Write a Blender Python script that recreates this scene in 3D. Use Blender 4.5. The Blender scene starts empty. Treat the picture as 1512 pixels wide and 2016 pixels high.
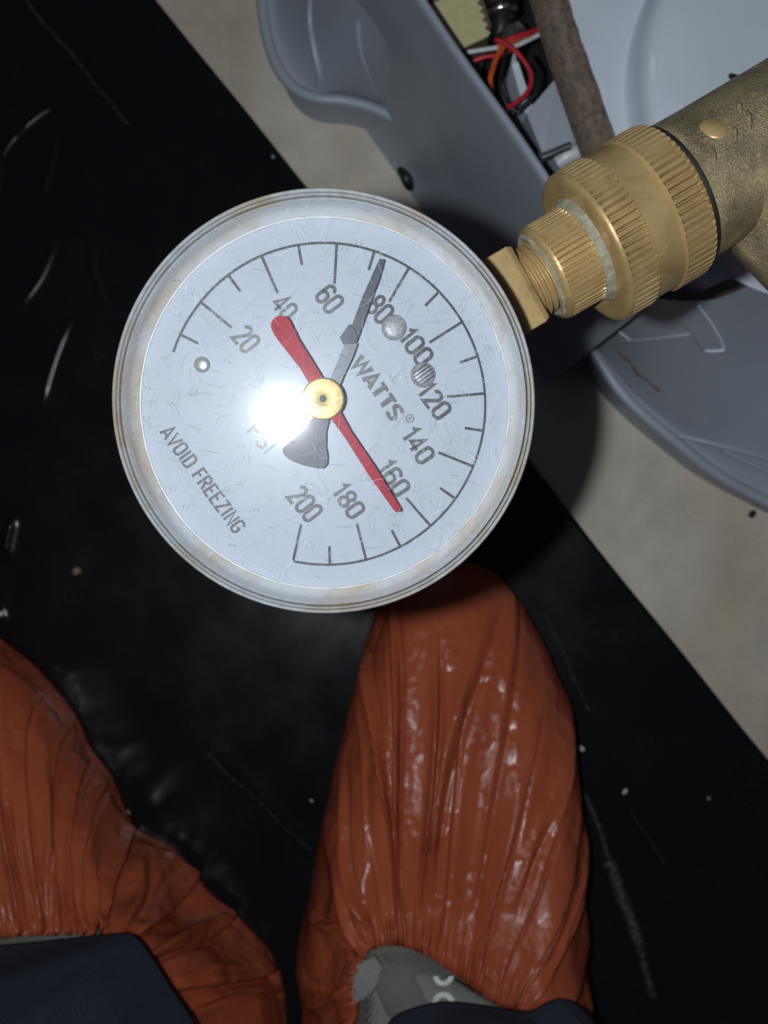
import bpy, bmesh, math, random
import numpy as np
from mathutils import Vector, Matrix

# ------------------------------------------------------------------ camera, light, exposure
scene = bpy.context.scene
F = 1600.0            # focal length in photograph pixels (1512 x 2016)
HC = 0.40             # camera height over the floor (m), looking straight down
cam_d = bpy.data.cameras.new('camera')
cam_d.sensor_fit = 'VERTICAL'; cam_d.sensor_height = 36.0
cam_d.lens = F / 2016.0 * 36.0
cam_d.clip_start = 0.005; cam_d.clip_end = 50
cam_d.dof.use_dof = True; cam_d.dof.focus_distance = 0.138; cam_d.dof.aperture_fstop = 30
cam = bpy.data.objects.new('camera', cam_d); scene.collection.objects.link(cam)
cam.location = (0, 0, HC)
scene.camera = cam

world = bpy.data.worlds.new('World'); scene.world = world; world.use_nodes = True
bg = world.node_tree.nodes['Background']
bg.inputs[0].default_value = (0.55, 0.68, 1.0, 1); bg.inputs[1].default_value = 0.034

LX, LY = -0.0178, 0.002           # the phone's flash, beside its lens
ld = bpy.data.lights.new('phone_flash', 'SPOT')
ld.energy = 1.0; ld.color = (0.86, 0.94, 1.0); ld.shadow_soft_size = 0.0028
ld.spot_size = math.radians(150); ld.spot_blend = 0.6
ld.use_nodes = True
lnt = ld.node_tree
em = [n for n in lnt.nodes if n.type == 'EMISSION'][0]
fo = lnt.nodes.new('ShaderNodeLightFalloff'); fo.inputs['Strength'].default_value = 6.8
lnt.links.new(fo.outputs['Linear'], em.inputs['Strength'])
lo = bpy.data.objects.new('phone_flash', ld); scene.collection.objects.link(lo)
lo.location = (LX, LY, HC)

scene.render.engine = 'CYCLES'
scene.view_settings.view_transform = 'Standard'
scene.view_settings.look = 'None'
scene.view_settings.exposure = 0.0
scene.view_settings.gamma = 1.0

# ------------------------------------------------------------------ helpers
rng = random.Random(7); nrg = np.random.default_rng(7)
COL = scene.collection

def pw(px, py, z):
    """world point that photograph pixel (px,py) shows at height z"""
    d = HC - z
    return Vector(((px - 756) / F * d, (1008 - py) / F * d, z))

def link(o, parent=None):
    COL.objects.link(o)
    if parent is not None: o.parent = parent
    return o

def mesh_obj(name, verts, faces, mat, parent=None, smooth=True):
    me = bpy.data.meshes.new(name)
    me.from_pydata([tuple(v) for v in verts], [], faces); me.update()
    if smooth: me.shade_smooth()
    o = bpy.data.objects.new(name, me)
    if mat: me.materials.append(mat)
    return link(o, parent)

def bm_obj(name, bm, mat, parent=None, smooth=False):
    bmesh.ops.recalc_face_normals(bm, faces=bm.faces)
    me = bpy.data.meshes.new(name); bm.to_mesh(me); bm.free()
    if smooth: me.shade_smooth()
    o = bpy.data.objects.new(name, me)
    if mat: me.materials.append(mat)
    return link(o, parent)

def auto_smooth(o, deg=35):
    me = o.data
    bm = bmesh.new(); bm.from_mesh(me)
    for e in bm.edges:
        if len(e.link_faces) == 2 and e.calc_face_angle(0) > math.radians(deg): e.smooth = False
    bm.to_mesh(me); bm.free(); me.shade_smooth()
    return o

def empty(name, loc=(0, 0, 0)):
    o = bpy.data.objects.new(name, None); o.empty_display_size = 0.01
    o.location = loc
    return link(o)

def tag(o, label=None, cat=None, group=None, kind=None):
    if label: o['label'] = label
    if cat: o['category'] = cat
    if group: o['group'] = group
    if kind: o['kind'] = kind
    return o

def prism(name, pts2, z0, z1, mat, parent=None, bevel=0.0, seg=2):
    """closed outline (list of (x,y)) from z0 up to z1"""
    bm = bmesh.new()
    vs = [bm.verts.new((p[0], p[1], z0)) for p in pts2]
    f = bm.faces.new(vs)
    r = bmesh.ops.extrude_face_region(bm, geom=[f])
    for v in r['geom']:
        if isinstance(v, bmesh.types.BMVert): v.co.z = z1
    if bevel:
        bmesh.ops.recalc_face_normals(bm, faces=bm.faces)
        ed = [e for e in bm.edges if abs(e.verts[0].co.z - z1) < 1e-9 and abs(e.verts[1].co.z - z1) < 1e-9]
        bmesh.ops.bevel(bm, geom=ed, offset=bevel, segments=seg, profile=0.5, affect='EDGES')
    o = bm_obj(name, bm, mat, parent)
    return auto_smooth(o, 40)

def lathe(name, prof, mat, parent=None, n=96, M=None, closed=False, angle=30, rfun=None):
    """prof: list of (r, t); axis = local z. rfun(i, r, t, phi) may change the radius"""
    vs, fs = [], []
    k = len(prof)
    for j in range(n):
        ph = 2 * math.pi * j / n
        for i, (r, t) in enumerate(prof):
            rr = rfun(i, r, t, ph) if rfun else r
            v = Vector((rr * math.cos(ph), rr * math.sin(ph), t))
            vs.append(M @ v if M else v)
    for j in range(n):
        a, b = j * k, ((j + 1) % n) * k
        for i in range(k - 1):
            fs.append((a + i, b + i, b + i + 1, a + i + 1))
        if closed: fs.append((a + k - 1, b + k - 1, b, a))
    o = mesh_obj(name, vs, fs, mat, parent)
    return auto_smooth(o, angle)

def catmull(P, m, closed=False):
    """sample m points of a Catmull-Rom curve through P (k x d)"""
    P = np.asarray(P, float); k = len(P)
    out = []
    segs = k if closed else k - 1
    for q in range(m):
        u = q / m * segs if closed else q / (m - 1) * segs
        i = min(int(u), segs - 1); f = u - i
        idx = lambda j: (j % k) if closed else min(max(j, 0), k - 1)
        p0, p1, p2, p3 = P[idx(i - 1)], P[idx(i)], P[idx(i + 1)], P[idx(i + 2)]
        out.append(0.5 * (2 * p1 + (p2 - p0) * f + (2 * p0 - 5 * p1 + 4 * p2 - p3) * f * f + (3 * p1 - p0 - 3 * p2 + p3) * f ** 3))
    return np.array(out)

def tube(name, pts, rad, mat, parent=None, m=40, n=10, rfun=None, raw=False):
    C = catmull([tuple(p) for p in pts], m) if not raw else np.array([tuple(p) for p in pts])
    m = len(C)
    vs, fs = [], []
    T = np.gradient(C, axis=0); T /= np.linalg.norm(T, axis=1)[:, None] + 1e-12
    up = np.array([0.13, 0.21, 0.97])
    for i in range(m):
        a = np.cross(T[i], up); a /= np.linalg.norm(a) + 1e-12
        b = np.cross(a, T[i])
        r = rad if rfun is None else rad * rfun(i / (m - 1))
        for j in range(n):
            ph = 2 * math.pi * j / n
            vs.append(C[i] + r * (math.cos(ph) * a + math.sin(ph) * b))
    for i in range(m - 1):
        for j in range(n):
            fs.append((i * n + j, i * n + (j + 1) % n, (i + 1) * n + (j + 1) % n, (i + 1) * n + j))
    fs.append(tuple(range(n))[::-1]); fs.append(tuple((m - 1) * n + j for j in range(n)))
    return auto_smooth(mesh_obj(name, vs, fs, mat, parent), 50)

def box(name, M, sx, sy, sz, mat, parent=None, bevel=0.0):
    bm = bmesh.new(); bmesh.ops.create_cube(bm, size=1)
    for v in bm.verts: v.co = Vector((v.co.x * sx, v.co.y * sy, v.co.z * sz))
    if bevel: bmesh.ops.bevel(bm, geom=list(bm.edges), offset=bevel, segments=2, profile=0.5, affect='EDGES')
    bmesh.ops.transform(bm, matrix=M, verts=bm.verts)
    return auto_smooth(bm_obj(name, bm, mat, parent), 40)

# value noise for geometry
def vnoise(x, y, seed=0):
    x = np.asarray(x, float); y = np.asarray(y, float)
    xi = np.floor(x).astype(int); yi = np.floor(y).astype(int)
    def h(a, b):
        v = np.sin(a * 127.1 + b * 311.7 + seed * 74.7) * 43758.5453
        return v - np.floor(v)
    fx = x - xi; fy = y - yi
    fx = fx * fx * (3 - 2 * fx); fy = fy * fy * (3 - 2 * fy)
    return (h(xi, yi) * (1 - fx) + h(xi + 1, yi) * fx) * (1 - fy) + (h(xi, yi + 1) * (1 - fx) + h(xi + 1, yi + 1) * fx) * fy

# ------------------------------------------------------------------ material helpers
class NT:
    def __init__(self, name):
        self.m = bpy.data.materials.new(name); self.m.use_nodes = True
        self.t = self.m.node_tree; self.t.nodes.clear()
        self.out = self.t.nodes.new('ShaderNodeOutputMaterial')
        self.tc = self.t.nodes.new('ShaderNodeTexCoord')
        self.co = self.tc.outputs['Object']
    def n(self, typ, **kw):
        nd = self.t.nodes.new(typ)
        for k, v in kw.items(): setattr(nd, k, v)
        return nd
    def set(self, sock, v):
        if isinstance(v, bpy.types.NodeSocket): self.t.links.new(v, sock)
        elif isinstance(v, (tuple, list)) and len(v) == 3 and sock.type == 'RGBA': sock.default_value = (*v, 1)
        else: sock.default_value = v
    def bsdf(self, **kw):
        b = self.n('ShaderNodeBsdfPrincipled')
        for k, v in kw.items(): self.set(b.inputs[k.replace('_', ' ')], v)
        return b
    def noise(self, scale, detail=4, rough=0.55, co=None, dist=0.0, col=False):
        nd = self.n('ShaderNodeTexNoise')
        self.set(nd.inputs['Vector'], co or self.co)
        nd.inputs['Scale'].default_value = scale; nd.inputs['Detail'].default_value = detail
        nd.inputs['Roughness'].default_value = rough; nd.inputs['Distortion'].default_value = dist
        return nd.outputs['Color' if col else 'Fac']
    def ramp(self, fac, stops):
        nd = self.n('ShaderNodeValToRGB'); self.set(nd.inputs[0], fac)
        e = nd.color_ramp.elements
        while len(e) < len(stops): e.new(0.5)
        for i, (p, c) in enumerate(stops):
            e[i].position = p
            e[i].color = (*c, 1) if isinstance(c, tuple) else (c, c, c, 1)
        return nd.outputs[0]
    def mix(self, fac, a, b, mode='MIX'):
        nd = self.n('ShaderNodeMix', data_type='RGBA', blend_type=mode)
        self.set(nd.inputs[0], fac); self.set(nd.inputs[6], a); self.set(nd.inputs[7], b)
        return nd.outputs[2]
    def math(self, op, a, b=0.0, c=0.0, clamp=False):
        nd = self.n('ShaderNodeMath', operation=op, use_clamp=clamp)
        self.set(nd.inputs[0], a); self.set(nd.inputs[1], b); self.set(nd.inputs[2], c)
        return nd.outputs[0]
    def mapping(self, scale=(1, 1, 1), rot=(0, 0, 0), loc=(0, 0, 0), co=None):
        nd = self.n('ShaderNodeMapping')
        self.set(nd.inputs['Vector'], co or self.co)
        nd.inputs['Scale'].default_value = scale; nd.inputs['Rotation'].default_value = rot; nd.inputs['Location'].default_value = loc
        return nd.outputs[0]
    def bump(self, h, strength=0.3, dist=0.001, normal=None):
        nd = self.n('ShaderNodeBump'); self.set(nd.inputs['Height'], h)
        nd.inputs['Strength'].default_value = strength; nd.inputs['Distance'].default_value = dist
        if normal is not None: self.set(nd.inputs['Normal'], normal)
        return nd.outputs[0]
    def voro_edge(self, scale, co=None):
        nd = self.n('ShaderNodeTexVoronoi', feature='DISTANCE_TO_EDGE')
        self.set(nd.inputs['Vector'], co or self.co); nd.inputs['Scale'].default_value = scale
        return nd.outputs['Distance']
    def seg(self, a, b, w):
        """mask 1 on the line segment a-b (xy), falling to 0 at distance w"""
        wv = self.n('ShaderNodeVectorMath', operation='MULTIPLY_ADD'); self.set(wv.inputs[0], self.noise(22, 3, col=True)); wv.inputs[1].default_value = (0.008, 0.008, 0)
        ad = self.n('ShaderNodeVectorMath', operation='ADD'); self.set(ad.inputs[0], self.co); ad.inputs[1].default_value = (-0.004, -0.004, 0); self.set(wv.inputs[2], ad.outputs[0])
        sx = self.n('ShaderNodeSeparateXYZ'); self.set(sx.inputs[0], wv.outputs[0])
        x, y = sx.outputs[0], sx.outputs[1]
        dx, dy = b[0] - a[0], b[1] - a[1]; L2 = dx * dx + dy * dy
        px = self.math('SUBTRACT', x, a[0]); py = self.math('SUBTRACT', y, a[1])
        t = self.math('ADD', self.math('MULTIPLY', px, dx / L2), self.math('MULTIPLY', py, dy / L2), clamp=True)
        ex = self.math('SUBTRACT', px, self.math('MULTIPLY', t, dx)); ey = self.math('SUBTRACT', py, self.math('MULTIPLY', t, dy))
        d = self.math('SQRT', self.math('ADD', self.math('MULTIPLY', ex, ex), self.math('MULTIPLY', ey, ey)))
        return self.math('SUBTRACT', 1.0, self.math('DIVIDE', d, w), clamp=True)
    def done(self, shader):
        self.t.links.new(shader.outputs[0] if hasattr(shader, 'outputs') else shader, self.out.inputs[0])
        return self.m

def mat_floor():
    k = NT('stained_concrete')
    n1 = k.noise(9, 5, 0.6, dist=0.6); n2 = k.noise(45, 5, 0.6); n3 = k.noise(600, 3, 0.6)
    st = k.noise(5, 3, 0.5, co=k.mapping((1.0, 0.28, 1), (0, 0, math.radians(-38))), dist=1.2)
    c = k.ramp(n1, [(0.30, (0.40, 0.345, 0.275)), (0.5, (0.54, 0.475, 0.395)), (0.72, (0.58, 0.535, 0.465))])
    c = k.mix(k.ramp(st, [(0.46, 0.0), (0.62, 0.7)]), c, (0.43, 0.265, 0.14))
    c = k.mix(k.ramp(n2, [(0.35, 0.35), (0.6, 0.0)]), c, (0.33, 0.30, 0.255))
    c = k.mix(k.ramp(n3, [(0.3, 0.25), (0.5, 0.0)]), c, (0.25, 0.22, 0.19))
    b = k.bsdf(Base_Color=c, Roughness=0.65, Normal=k.bump(n3, 0.25, 0.0004))
    return k.done(b)

def mat_sheet():
    k = NT('black_plastic_film')
    n = k.noise(900, 3, 0.6); n2 = k.noise(30, 4, 0.6); n4 = k.noise(350, 5, 0.65)
    dust = k.ramp(k.noise(1500, 2, 0.5), [(0.66, 0.0), (0.80, 0.30)])
    dust = k.math('MULTIPLY', dust, k.ramp(n2, [(0.42, 0.0), (0.65, 1.0)]))
    for (a, b, w, s) in [((400, 1480), (612, 1672), 0.0009, 0.10), ((1150, 1560), (1205, 1700), 0.0016, 0.20),
                         ((1205, 1700), (1255, 1850), 0.0034, 0.34), ((1255, 1850), (1285, 1960), 0.0026, 0.20),
                         ((1240, 1600), (1310, 1700), 0.0008, 0.10), ((30, -20), (250, 240), 0.0011, 0.15), ((1075, 1210), (1160, 1400), 0.0010, 0.10)]:
        A, B = pw(*a, 0.003), pw(*b, 0.003)
        m = k.seg((A.x, A.y), (B.x, B.y), w)
        m = k.math('MULTIPLY', m, k.ramp(n4, [(0.36, 0.0), (0.66, s)]))
        dust = k.math('MAXIMUM', dust, m)
    c = k.mix(dust, (0.0055, 0.0058, 0.0068), (0.36, 0.33, 0.30))
    b = k.bsdf(Base_Color=c, Roughness=k.ramp(n2, [(0.3, 0.22), (0.7, 0.34)]), Normal=k.bump(n, 0.06, 0.0003))
    b.inputs['Specular IOR Level'].default_value = 0.3
    return k.done(b)

def mat_plastic(name, col, rough=0.36, dirt=0.25, scale=25):
    k = NT(name)
    n1 = k.noise(scale, 5, 0.62); n2 = k.noise(900, 2, 0.5); n3 = k.noise(260, 4, 0.7)
    d = tuple(c * 0.55 for c in col)
    c = k.mix(k.ramp(n1, [(0.42, 0.0), (0.75, dirt)]), col, d)
    c = k.mix(k.ramp(n3, [(0.66, 0.0), (0.74, 0.35)]), c, tuple(x * 0.4 for x in col))
    sc = k.math('LESS_THAN', k.voro_edge(60, co=k.mapping((1, 0.2, 1), (0, 0, 0.7))), 0.006)
    sc = k.math('MULTIPLY', sc, k.ramp(k.noise(35, 2), [(0.56, 0.0), (0.66, 0.35)]))
    c = k.mix(sc, c, tuple(min(1, x * 1.5) for x in col))
    b = k.bsdf(Base_Color=c, Roughness=k.ramp(n1, [(0.3, rough), (0.8, rough + 0.14)]), Normal=k.bump(n2, 0.12, 0.0002))
    return k.done(b)

def mat_simple(name, col, rough=0.5, metal=0.0, nscale=200, var=0.3, bump=0.15, bd=0.0003, spec=0.5):
    k = NT(name)
    n = k.noise(nscale, 4, 0.6)
    c = k.mix(k.ramp(n, [(0.3, 0.0), (0.7, 1.0)]), tuple(x * (1 - var) for x in col), tuple(min(1, x * (1 + var * 0.4)) for x in col))
    b = k.bsdf(Base_Color=c, Roughness=rough, Metallic=metal, Normal=k.bump(n, bump, bd))
    b.inputs['Specular IOR Level'].default_value = spec
    return k.done(b)

def mat_brass():
    k = NT('tarnished_brass')
    n1 = k.noise(110, 5, 0.62, dist=0.4); n2 = k.noise(900, 4, 0.6)
    c = k.ramp(n1, [(0.28, (0.32, 0.21, 0.085)), (0.5, (0.50, 0.335, 0.145)), (0.75, (0.59, 0.43, 0.21))])
    c = k.mix(k.ramp(n2, [(0.62, 0.0), (0.78, 0.55)]), c, (0.16, 0.10, 0.05))
    b = k.bsdf(Base_Color=c, Metallic=0.34, Roughness=k.ramp(n1, [(0.3, 0.46), (0.7, 0.33)]), Normal=k.bump(n2, 0.22, 0.00025))
    return k.done(b)

def mat_cast():
    k = NT('cast_brass')
    n1 = k.noise(160, 5, 0.7, dist=0.1); n2 = k.noise(3800, 3, 0.75); n3 = k.noise(1800, 2, 0.6)
    c = k.ramp(n1, [(0.30, (0.21, 0.165, 0.10)), (0.5, (0.39, 0.31, 0.18)), (0.72, (0.60, 0.47, 0.24))]
    )
    c = k.mix(k.ramp(n2, [(0.36, 0.65), (0.5, 0.0)]), c, (0.10, 0.075, 0.045)); c = k.mix(k.ramp(n3, [(0.58, 0.0), (0.72, 0.7)]), c, (0.62, 0.48, 0.22))
    h = k.math('ADD', n2, k.math('MULTIPLY', n3, 0.6))
    b = k.bsdf(Base_Color=c, Metallic=0.55, Roughness=0.42, Normal=k.bump(h, 0.7, 0.0005))
    return k.done(b)

def mat_cover():
    k = NT('orange_plastic_film')
    n1 = k.noise(30, 4, 0.6); n2 = k.noise(330, 5, 0.72, dist=1.0)
    def ridged(sc, dist):
        nd = k.n('ShaderNodeTexNoise'); nd.noise_type = 'RIDGED_MULTIFRACTAL'
        k.set(nd.inputs['Vector'], k.co); nd.inputs['Scale'].default_value = sc; nd.inputs['Detail'].default_value = 3
        nd.inputs['Distortion'].default_value = dist
        return nd.outputs['Fac']
    c = k.ramp(n1, [(0.3, (0.345, 0.071, 0.031)), (0.7, (0.41, 0.092, 0.040))])
    amt = k.ramp(k.noise(34, 3, 0.6), [(0.46, 0.0), (0.64, 1.0)])
    h = k.math('ADD', k.math('MULTIPLY', n2, k.math('MULTIPLY', amt, 0.40)), k.math('MULTIPLY', ridged(26, 0.8), 0.38))
    h = k.math('ADD', h, k.math('MULTIPLY', k.math('MULTIPLY', ridged(95, 0.3), amt), 0.40))
    wv = k.n('ShaderNodeVectorMath', operation='MULTIPLY_ADD'); k.set(wv.inputs[0], k.noise(60, 2, col=True)); wv.inputs[1].default_value = (0.012, 0.012, 0.012); k.set(wv.inputs[2], k.co)
    for (sc, wt) in [(48, 0.75), (120, 0.4)]:
        vo = k.n('ShaderNodeTexVoronoi', feature='F1', distance='EUCLIDEAN'); k.set(vo.inputs['Vector'], k.mapping((1, 0.5, 0.8), (0, 0, 0.15), co=wv.outputs[0])); vo.inputs['Scale'].default_value = sc
        h = k.math('ADD', h, k.math('MULTIPLY', k.math('MULTIPLY', vo.outputs['Distance'], wt), k.math('ADD', amt, 0.25)))
    b = k.bsdf(Base_Color=c, Roughness=0.235, Normal=k.bump(h, 0.5, 0.0022))
    b.inputs['Specular IOR Level'].default_value = 0.28
    tr = k.n('ShaderNodeBsdfTranslucent'); k.set(tr.inputs[0], (0.55, 0.08, 0.03))
    mx = k.n('ShaderNodeMixShader'); mx.inputs[0].default_value = 0.12
    k.t.links.new(b.outputs[0], mx.inputs[1]); k.t.links.new(tr.outputs[0], mx.inputs[2])
    return k.done(mx)

def mat_cloth(name, col):
    k = NT(name)
    a = k.n('ShaderNodeTexWave', wave_type='BANDS'); k.set(a.inputs[0], k.mapping((1, 1, 1), (0, 0, 0.6))); a.inputs['Scale'].default_value = 260
    a.inputs['Distortion'].default_value = 1.5
    n = k.noise(700, 3, 0.6); n1 = k.noise(40, 3)
    c = k.mix(n, tuple(x * 0.6 for x in col), tuple(x * 1.35 for x in col))
    c = k.mix(k.ramp(n1, [(0.4, 0.0), (0.8, 0.4)]), c, tuple(x * 1.6 for x in col))
    b = k.bsdf(Base_Color=c, Roughness=0.9, Normal=k.bump(k.math('ADD', a.outputs['Fac'], n), 0.5, 0.0004))
    b.inputs['Specular IOR Level'].default_value = 0.15
    return k.done(b)

def mat_dial():
    k = NT('white_dial_paint')
    n1 = k.noise(120, 5, 0.65); n2 = k.noise(1400, 3, 0.6); n3 = k.noise(60, 3)
    c = k.mix(k.ramp(n1, [(0.45, 0.0), (0.75, 0.35)]), (0.44, 0.475, 0.54), (0.37, 0.40, 0.46))
    w_ = k.n('ShaderNodeVectorMath', operation='MULTIPLY_ADD')
    k.set(w_.inputs[0], k.noise(420, 2, col=True)); w_.inputs[1].default_value = (0.003, 0.003, 0); k.set(w_.inputs[2], k.co)
    sq = k.math('LESS_THAN', k.voro_edge(330, co=k.mapping((1, 0.55, 1), (0, 0, 0.9), co=w_.outputs[0])), 0.03)
    sq = k.math('MULTIPLY', sq, k.ramp(k.noise(150, 3, 0.6), [(0.56, 0.0), (0.66, 0.18)]))
    c = k.mix(sq, c, (0.20, 0.205, 0.225))  # scratch shadows painted into the dial colour as dark squiggles
    sp = k.ramp(k.noise(900, 2, 0.5), [(0.735, 0.0), (0.76, 0.55)])
    c = k.mix(k.math('MULTIPLY', sp, k.ramp(n3, [(0.4, 0.2), (0.6, 1.0)])), c, (0.22, 0.22, 0.24))
    b = k.bsdf(Base_Color=c, Roughness=0.33, Normal=k.bump(n2, 0.05, 0.0001))
    b.inputs['Specular IOR Level'].default_value = 0.12
    return k.done(b)

def mat_ink():
    k = NT('worn_black_print')
    n = k.noise(2600, 3, 0.6); n1 = k.noise(230, 3, 0.6)
    f = k.math('ADD', n, k.math('MULTIPLY', n1, 0.5))
    c = k.ramp(f, [(0.74, (0.028, 0.029, 0.032)), (0.88, (0.10, 0.10, 0.105)), (0.98, (0.34, 0.35, 0.37))])
    return k.done(k.bsdf(Base_Color=c, Roughness=0.4))

def mat_pale_ink():
    k = NT('pale_print')
    n = k.noise(2600, 3, 0.6)
    c = k.ramp(n, [(0.5, (0.07, 0.055, 0.055)), (0.66, (0.34, 0.34, 0.37))])  # dark ink broken up by paler speckles
    return k.done(k.bsdf(Base_Color=c, Roughness=0.4))

def mat_lens():
    k = NT('scratched_clear_lens')
    tr = k.n('ShaderNodeBsdfTransparent')
    gl = k.n('ShaderNodeBsdfGlossy'); gl.inputs['Roughness'].default_value = 0.115
    gs = k.n('ShaderNodeBsdfGlossy'); gs.inputs['Roughness'].default_value = 0.40
    df = k.n('ShaderNodeBsdfDiffuse'); k.set(df.inputs[0], (0.74, 0.77, 0.82))
    k.set(gl.inputs['Normal'], k.bump(k.noise(130, 2, 0.5), 0.05, 0.0003))
    m1 = k.n('ShaderNodeMixShader'); m1.inputs[0].default_value = 0.019
    m0 = k.n('ShaderNodeMixShader'); k.set(m0.inputs[0], k.ramp(k.noise(60, 4, 0.65), [(0.3, 0.004), (0.7, 0.010)]))
    k.t.links.new(tr.outputs[0], m0.inputs[1]); k.t.links.new(gs.outputs[0], m0.inputs[2])
    k.t.links.new(m0.outputs[0], m1.inputs[1]); k.t.links.new(gl.outputs[0], m1.inputs[2])
    haze = k.ramp(k.noise(90, 4, 0.6), [(0.40, 0.004), (0.75, 0.035)])
    f = haze
    m2 = k.n('ShaderNodeMixShader'); k.set(m2.inputs[0], f)
    k.t.links.new(m1.outputs[0], m2.inputs[1]); k.t.links.new(df.outputs[0], m2.inputs[2])
    return k.done(m2)

def mat_bezel():
    k = NT('grimy_clear_bezel')
    n1 = k.noise(75, 4, 0.6); n2 = k.noise(700, 4, 0.65)
    c = k.mix(k.ramp(n2, [(0.4, 0.0), (0.75, 0.7)]), (0.62, 0.635, 0.65), (0.42, 0.42, 0.42))
    c = k.mix(k.ramp(n1, [(0.46, 0.0), (0.68, 0.85)]), c, (0.50, 0.39, 0.27))
    b = k.bsdf(Base_Color=c, Roughness=0.13, Normal=k.bump(n2, 0.30, 0.0005))
    b.inputs['Coat Weight'].default_value = 0.6; b.inputs['Coat Roughness'].default_value = 0.08
    tr = k.n('ShaderNodeBsdfTransparent')
    mx = k.n('ShaderNodeMixShader'); mx.inputs[0].default_value = 0.15
    k.t.links.new(b.outputs[0], mx.inputs[1]); k.t.links.new(tr.outputs[0], mx.inputs[2])
    return k.done(mx)

M_floor = mat_floor(); M_sheet = mat_sheet()
M_grey = mat_plastic('grey_plastic', (0.30, 0.323, 0.365), 0.34)
M_light = mat_plastic('light_grey_plastic', (0.62, 0.665, 0.725), 0.36, 0.16)
M_dark = mat_simple('black_plastic', (0.012, 0.012, 0.013), 0.45)
M_rust = mat_simple('rusty_brown_strip', (0.19, 0.135, 0.10), 0.9, 0, 420, 0.6, 0.4, 0.0006)
M_tape = mat_simple('masking_tape', (0.56, 0.49, 0.25), 0.7, 0, 500, 0.12, 0.4, 0.0004)
M_chrome = mat_simple('chrome', (0.75, 0.75, 0.75), 0.2, 1.0, 200, 0.1, 0.05)
M_red = mat_simple('red_wire_insulation', (0.50, 0.018, 0.03), 0.4)
M_orange = mat_simple('orange_wire_insulation', (0.60, 0.085, 0.02), 0.4)
M_white = mat_simple('white_plastic', (0.6, 0.6, 0.6), 0.4)
M_brass = mat_brass(); M_cast = mat_cast()
M_cover = mat_cover()
M_navy = mat_cloth('navy_cloth', (0.030, 0.038, 0.056))
M_shoe = mat_cloth('grey_shoe_fabric', (0.13, 0.125, 0.11))
M_shoe2 = mat_cloth('pale_grey_shoe_fabric', (0.19, 0.185, 0.165))
M_rubber = mat_simple('dark_rubber', (0.02, 0.02, 0.022), 0.7)
M_logo = mat_simple('off_white_print', (0.55, 0.55, 0.50), 0.6)
M_dial = mat_dial(); M_ink = mat_ink(); M_pale_ink = mat_pale_ink(); M_lens = mat_lens(); M_bezel = mat_bezel()
M_redp = mat_simple('red_pointer_paint', (0.40, 0.012, 0.032), 0.5, 0, 1400, 0.35, 0.1, 0.0001, 0.15)
M_steel = mat_simple('dull_steel', (0.17, 0.185, 0.22), 0.5, 0.1, 900, 0.3, 0.15, 0.0001)
M_steeld = mat_simple('dark_steel', (0.050, 0.055, 0.073), 0.5, 0.1, 900, 0.35, 0.15, 0.0001)
M_hub = mat_simple('yellow_brass', (0.60, 0.43, 0.16), 0.45, 0.25, 800, 0.3, 0.1, 0.0001)
M_scale = mat_simple('limescale', (0.33, 0.30, 0.21), 0.9, 0, 900, 0.35, 0.6, 0.0005)
M_seal = mat_simple('black_rubber_seal', (0.015, 0.014, 0.013), 0.6)

# ------------------------------------------------------------------ floor and black sheet
fl = mesh_obj('floor', [(-3, -3, 0), (3, -3, 0), (3, 3, 0), (-3, 3, 0)], [(0, 1, 2, 3)], M_floor, smooth=False)
tag(fl, 'stained beige concrete floor', kind='structure')

E0, E1 = pw(310, 0, 0.002), pw(1512, 1490, 0.002)
ed = Vector((E1.x - E0.x, E1.y - E0.y)).normalized(); en = Vector((-ed.y, ed.x))   # en points to the bare floor
if en.x < 0: en = -en
def sheet_h(X, Y):
    """height of the film over the floor"""
    h = 0.0022 + 0.0011 * vnoise(X * 9, Y * 9, 3) + 0.0005 * vnoise(X * 38, Y * 38, 5)
    def ridge(a, b, w, amp, bend=0.0):
        A, B = pw(*a, 0.002), pw(*b, 0.002)
        dx, dy = B.x - A.x, B.y - A.y; L = math.hypot(dx, dy)
        t = ((X - A.x) * dx + (Y - A.y) * dy) / L / L
        s = ((X - A.x) * -dy + (Y - A.y) * dx) / L + bend * np.sin(np.clip(t, 0, 1) * math.pi)
        fade = np.clip(np.minimum(t, 1 - t) * 4 + 0.15, 0, 1) * (t > -0.04) * (t < 1.04)
        return min(amp, 1.25 * w) * fade * np.exp(-np.abs(s / w) ** 1.5)
    for args in [((-40, -130), (380, 390), 0.0022, 0.0010), ((420, 1460), (640, 1700), 0.0018, 0.0007),
                 ((108, 208), (40, 262), 0.0010, 0.00125, 0.0010), ((44, 258), (2, 318), 0.0010, 0.00125, 0.001), ((4, 310), (-4, 380), 0.0014, 0.0013, 0.001),
                 ((116, 238), (84, 390), 0.0014, 0.0010, -0.001), ((112, 470), (35, 610), 0.0014, 0.0010, -0.003),
                 ((178, 480), (214, 605), 0.0014, 0.0010, 0.002), ((142, 630), (85, 798), 0.0009, 0.00112, 0.0012),
                 ((30, 1018), (14, 1100), 0.0020, 0.0025, 0.0005), ((-2, 1195), (8, 1222), 0.0022, 0.0025, 0.0)]:
        h = h + ridge(*args)
    return h
ys = np.concatenate([np.linspace(-0.62, -0.28, 40), np.linspace(-0.277, 0.275, 560), np.linspace(0.28, 0.62, 40)])
xl = np.concatenate([np.linspace(-0.60, -0.21, 30), np.linspace(-0.209, -0.125, 112)])
g2 = np.concatenate([np.linspace(0.004, 0.985, 90), [0.997, 1.0]])
rowsX = []
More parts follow.
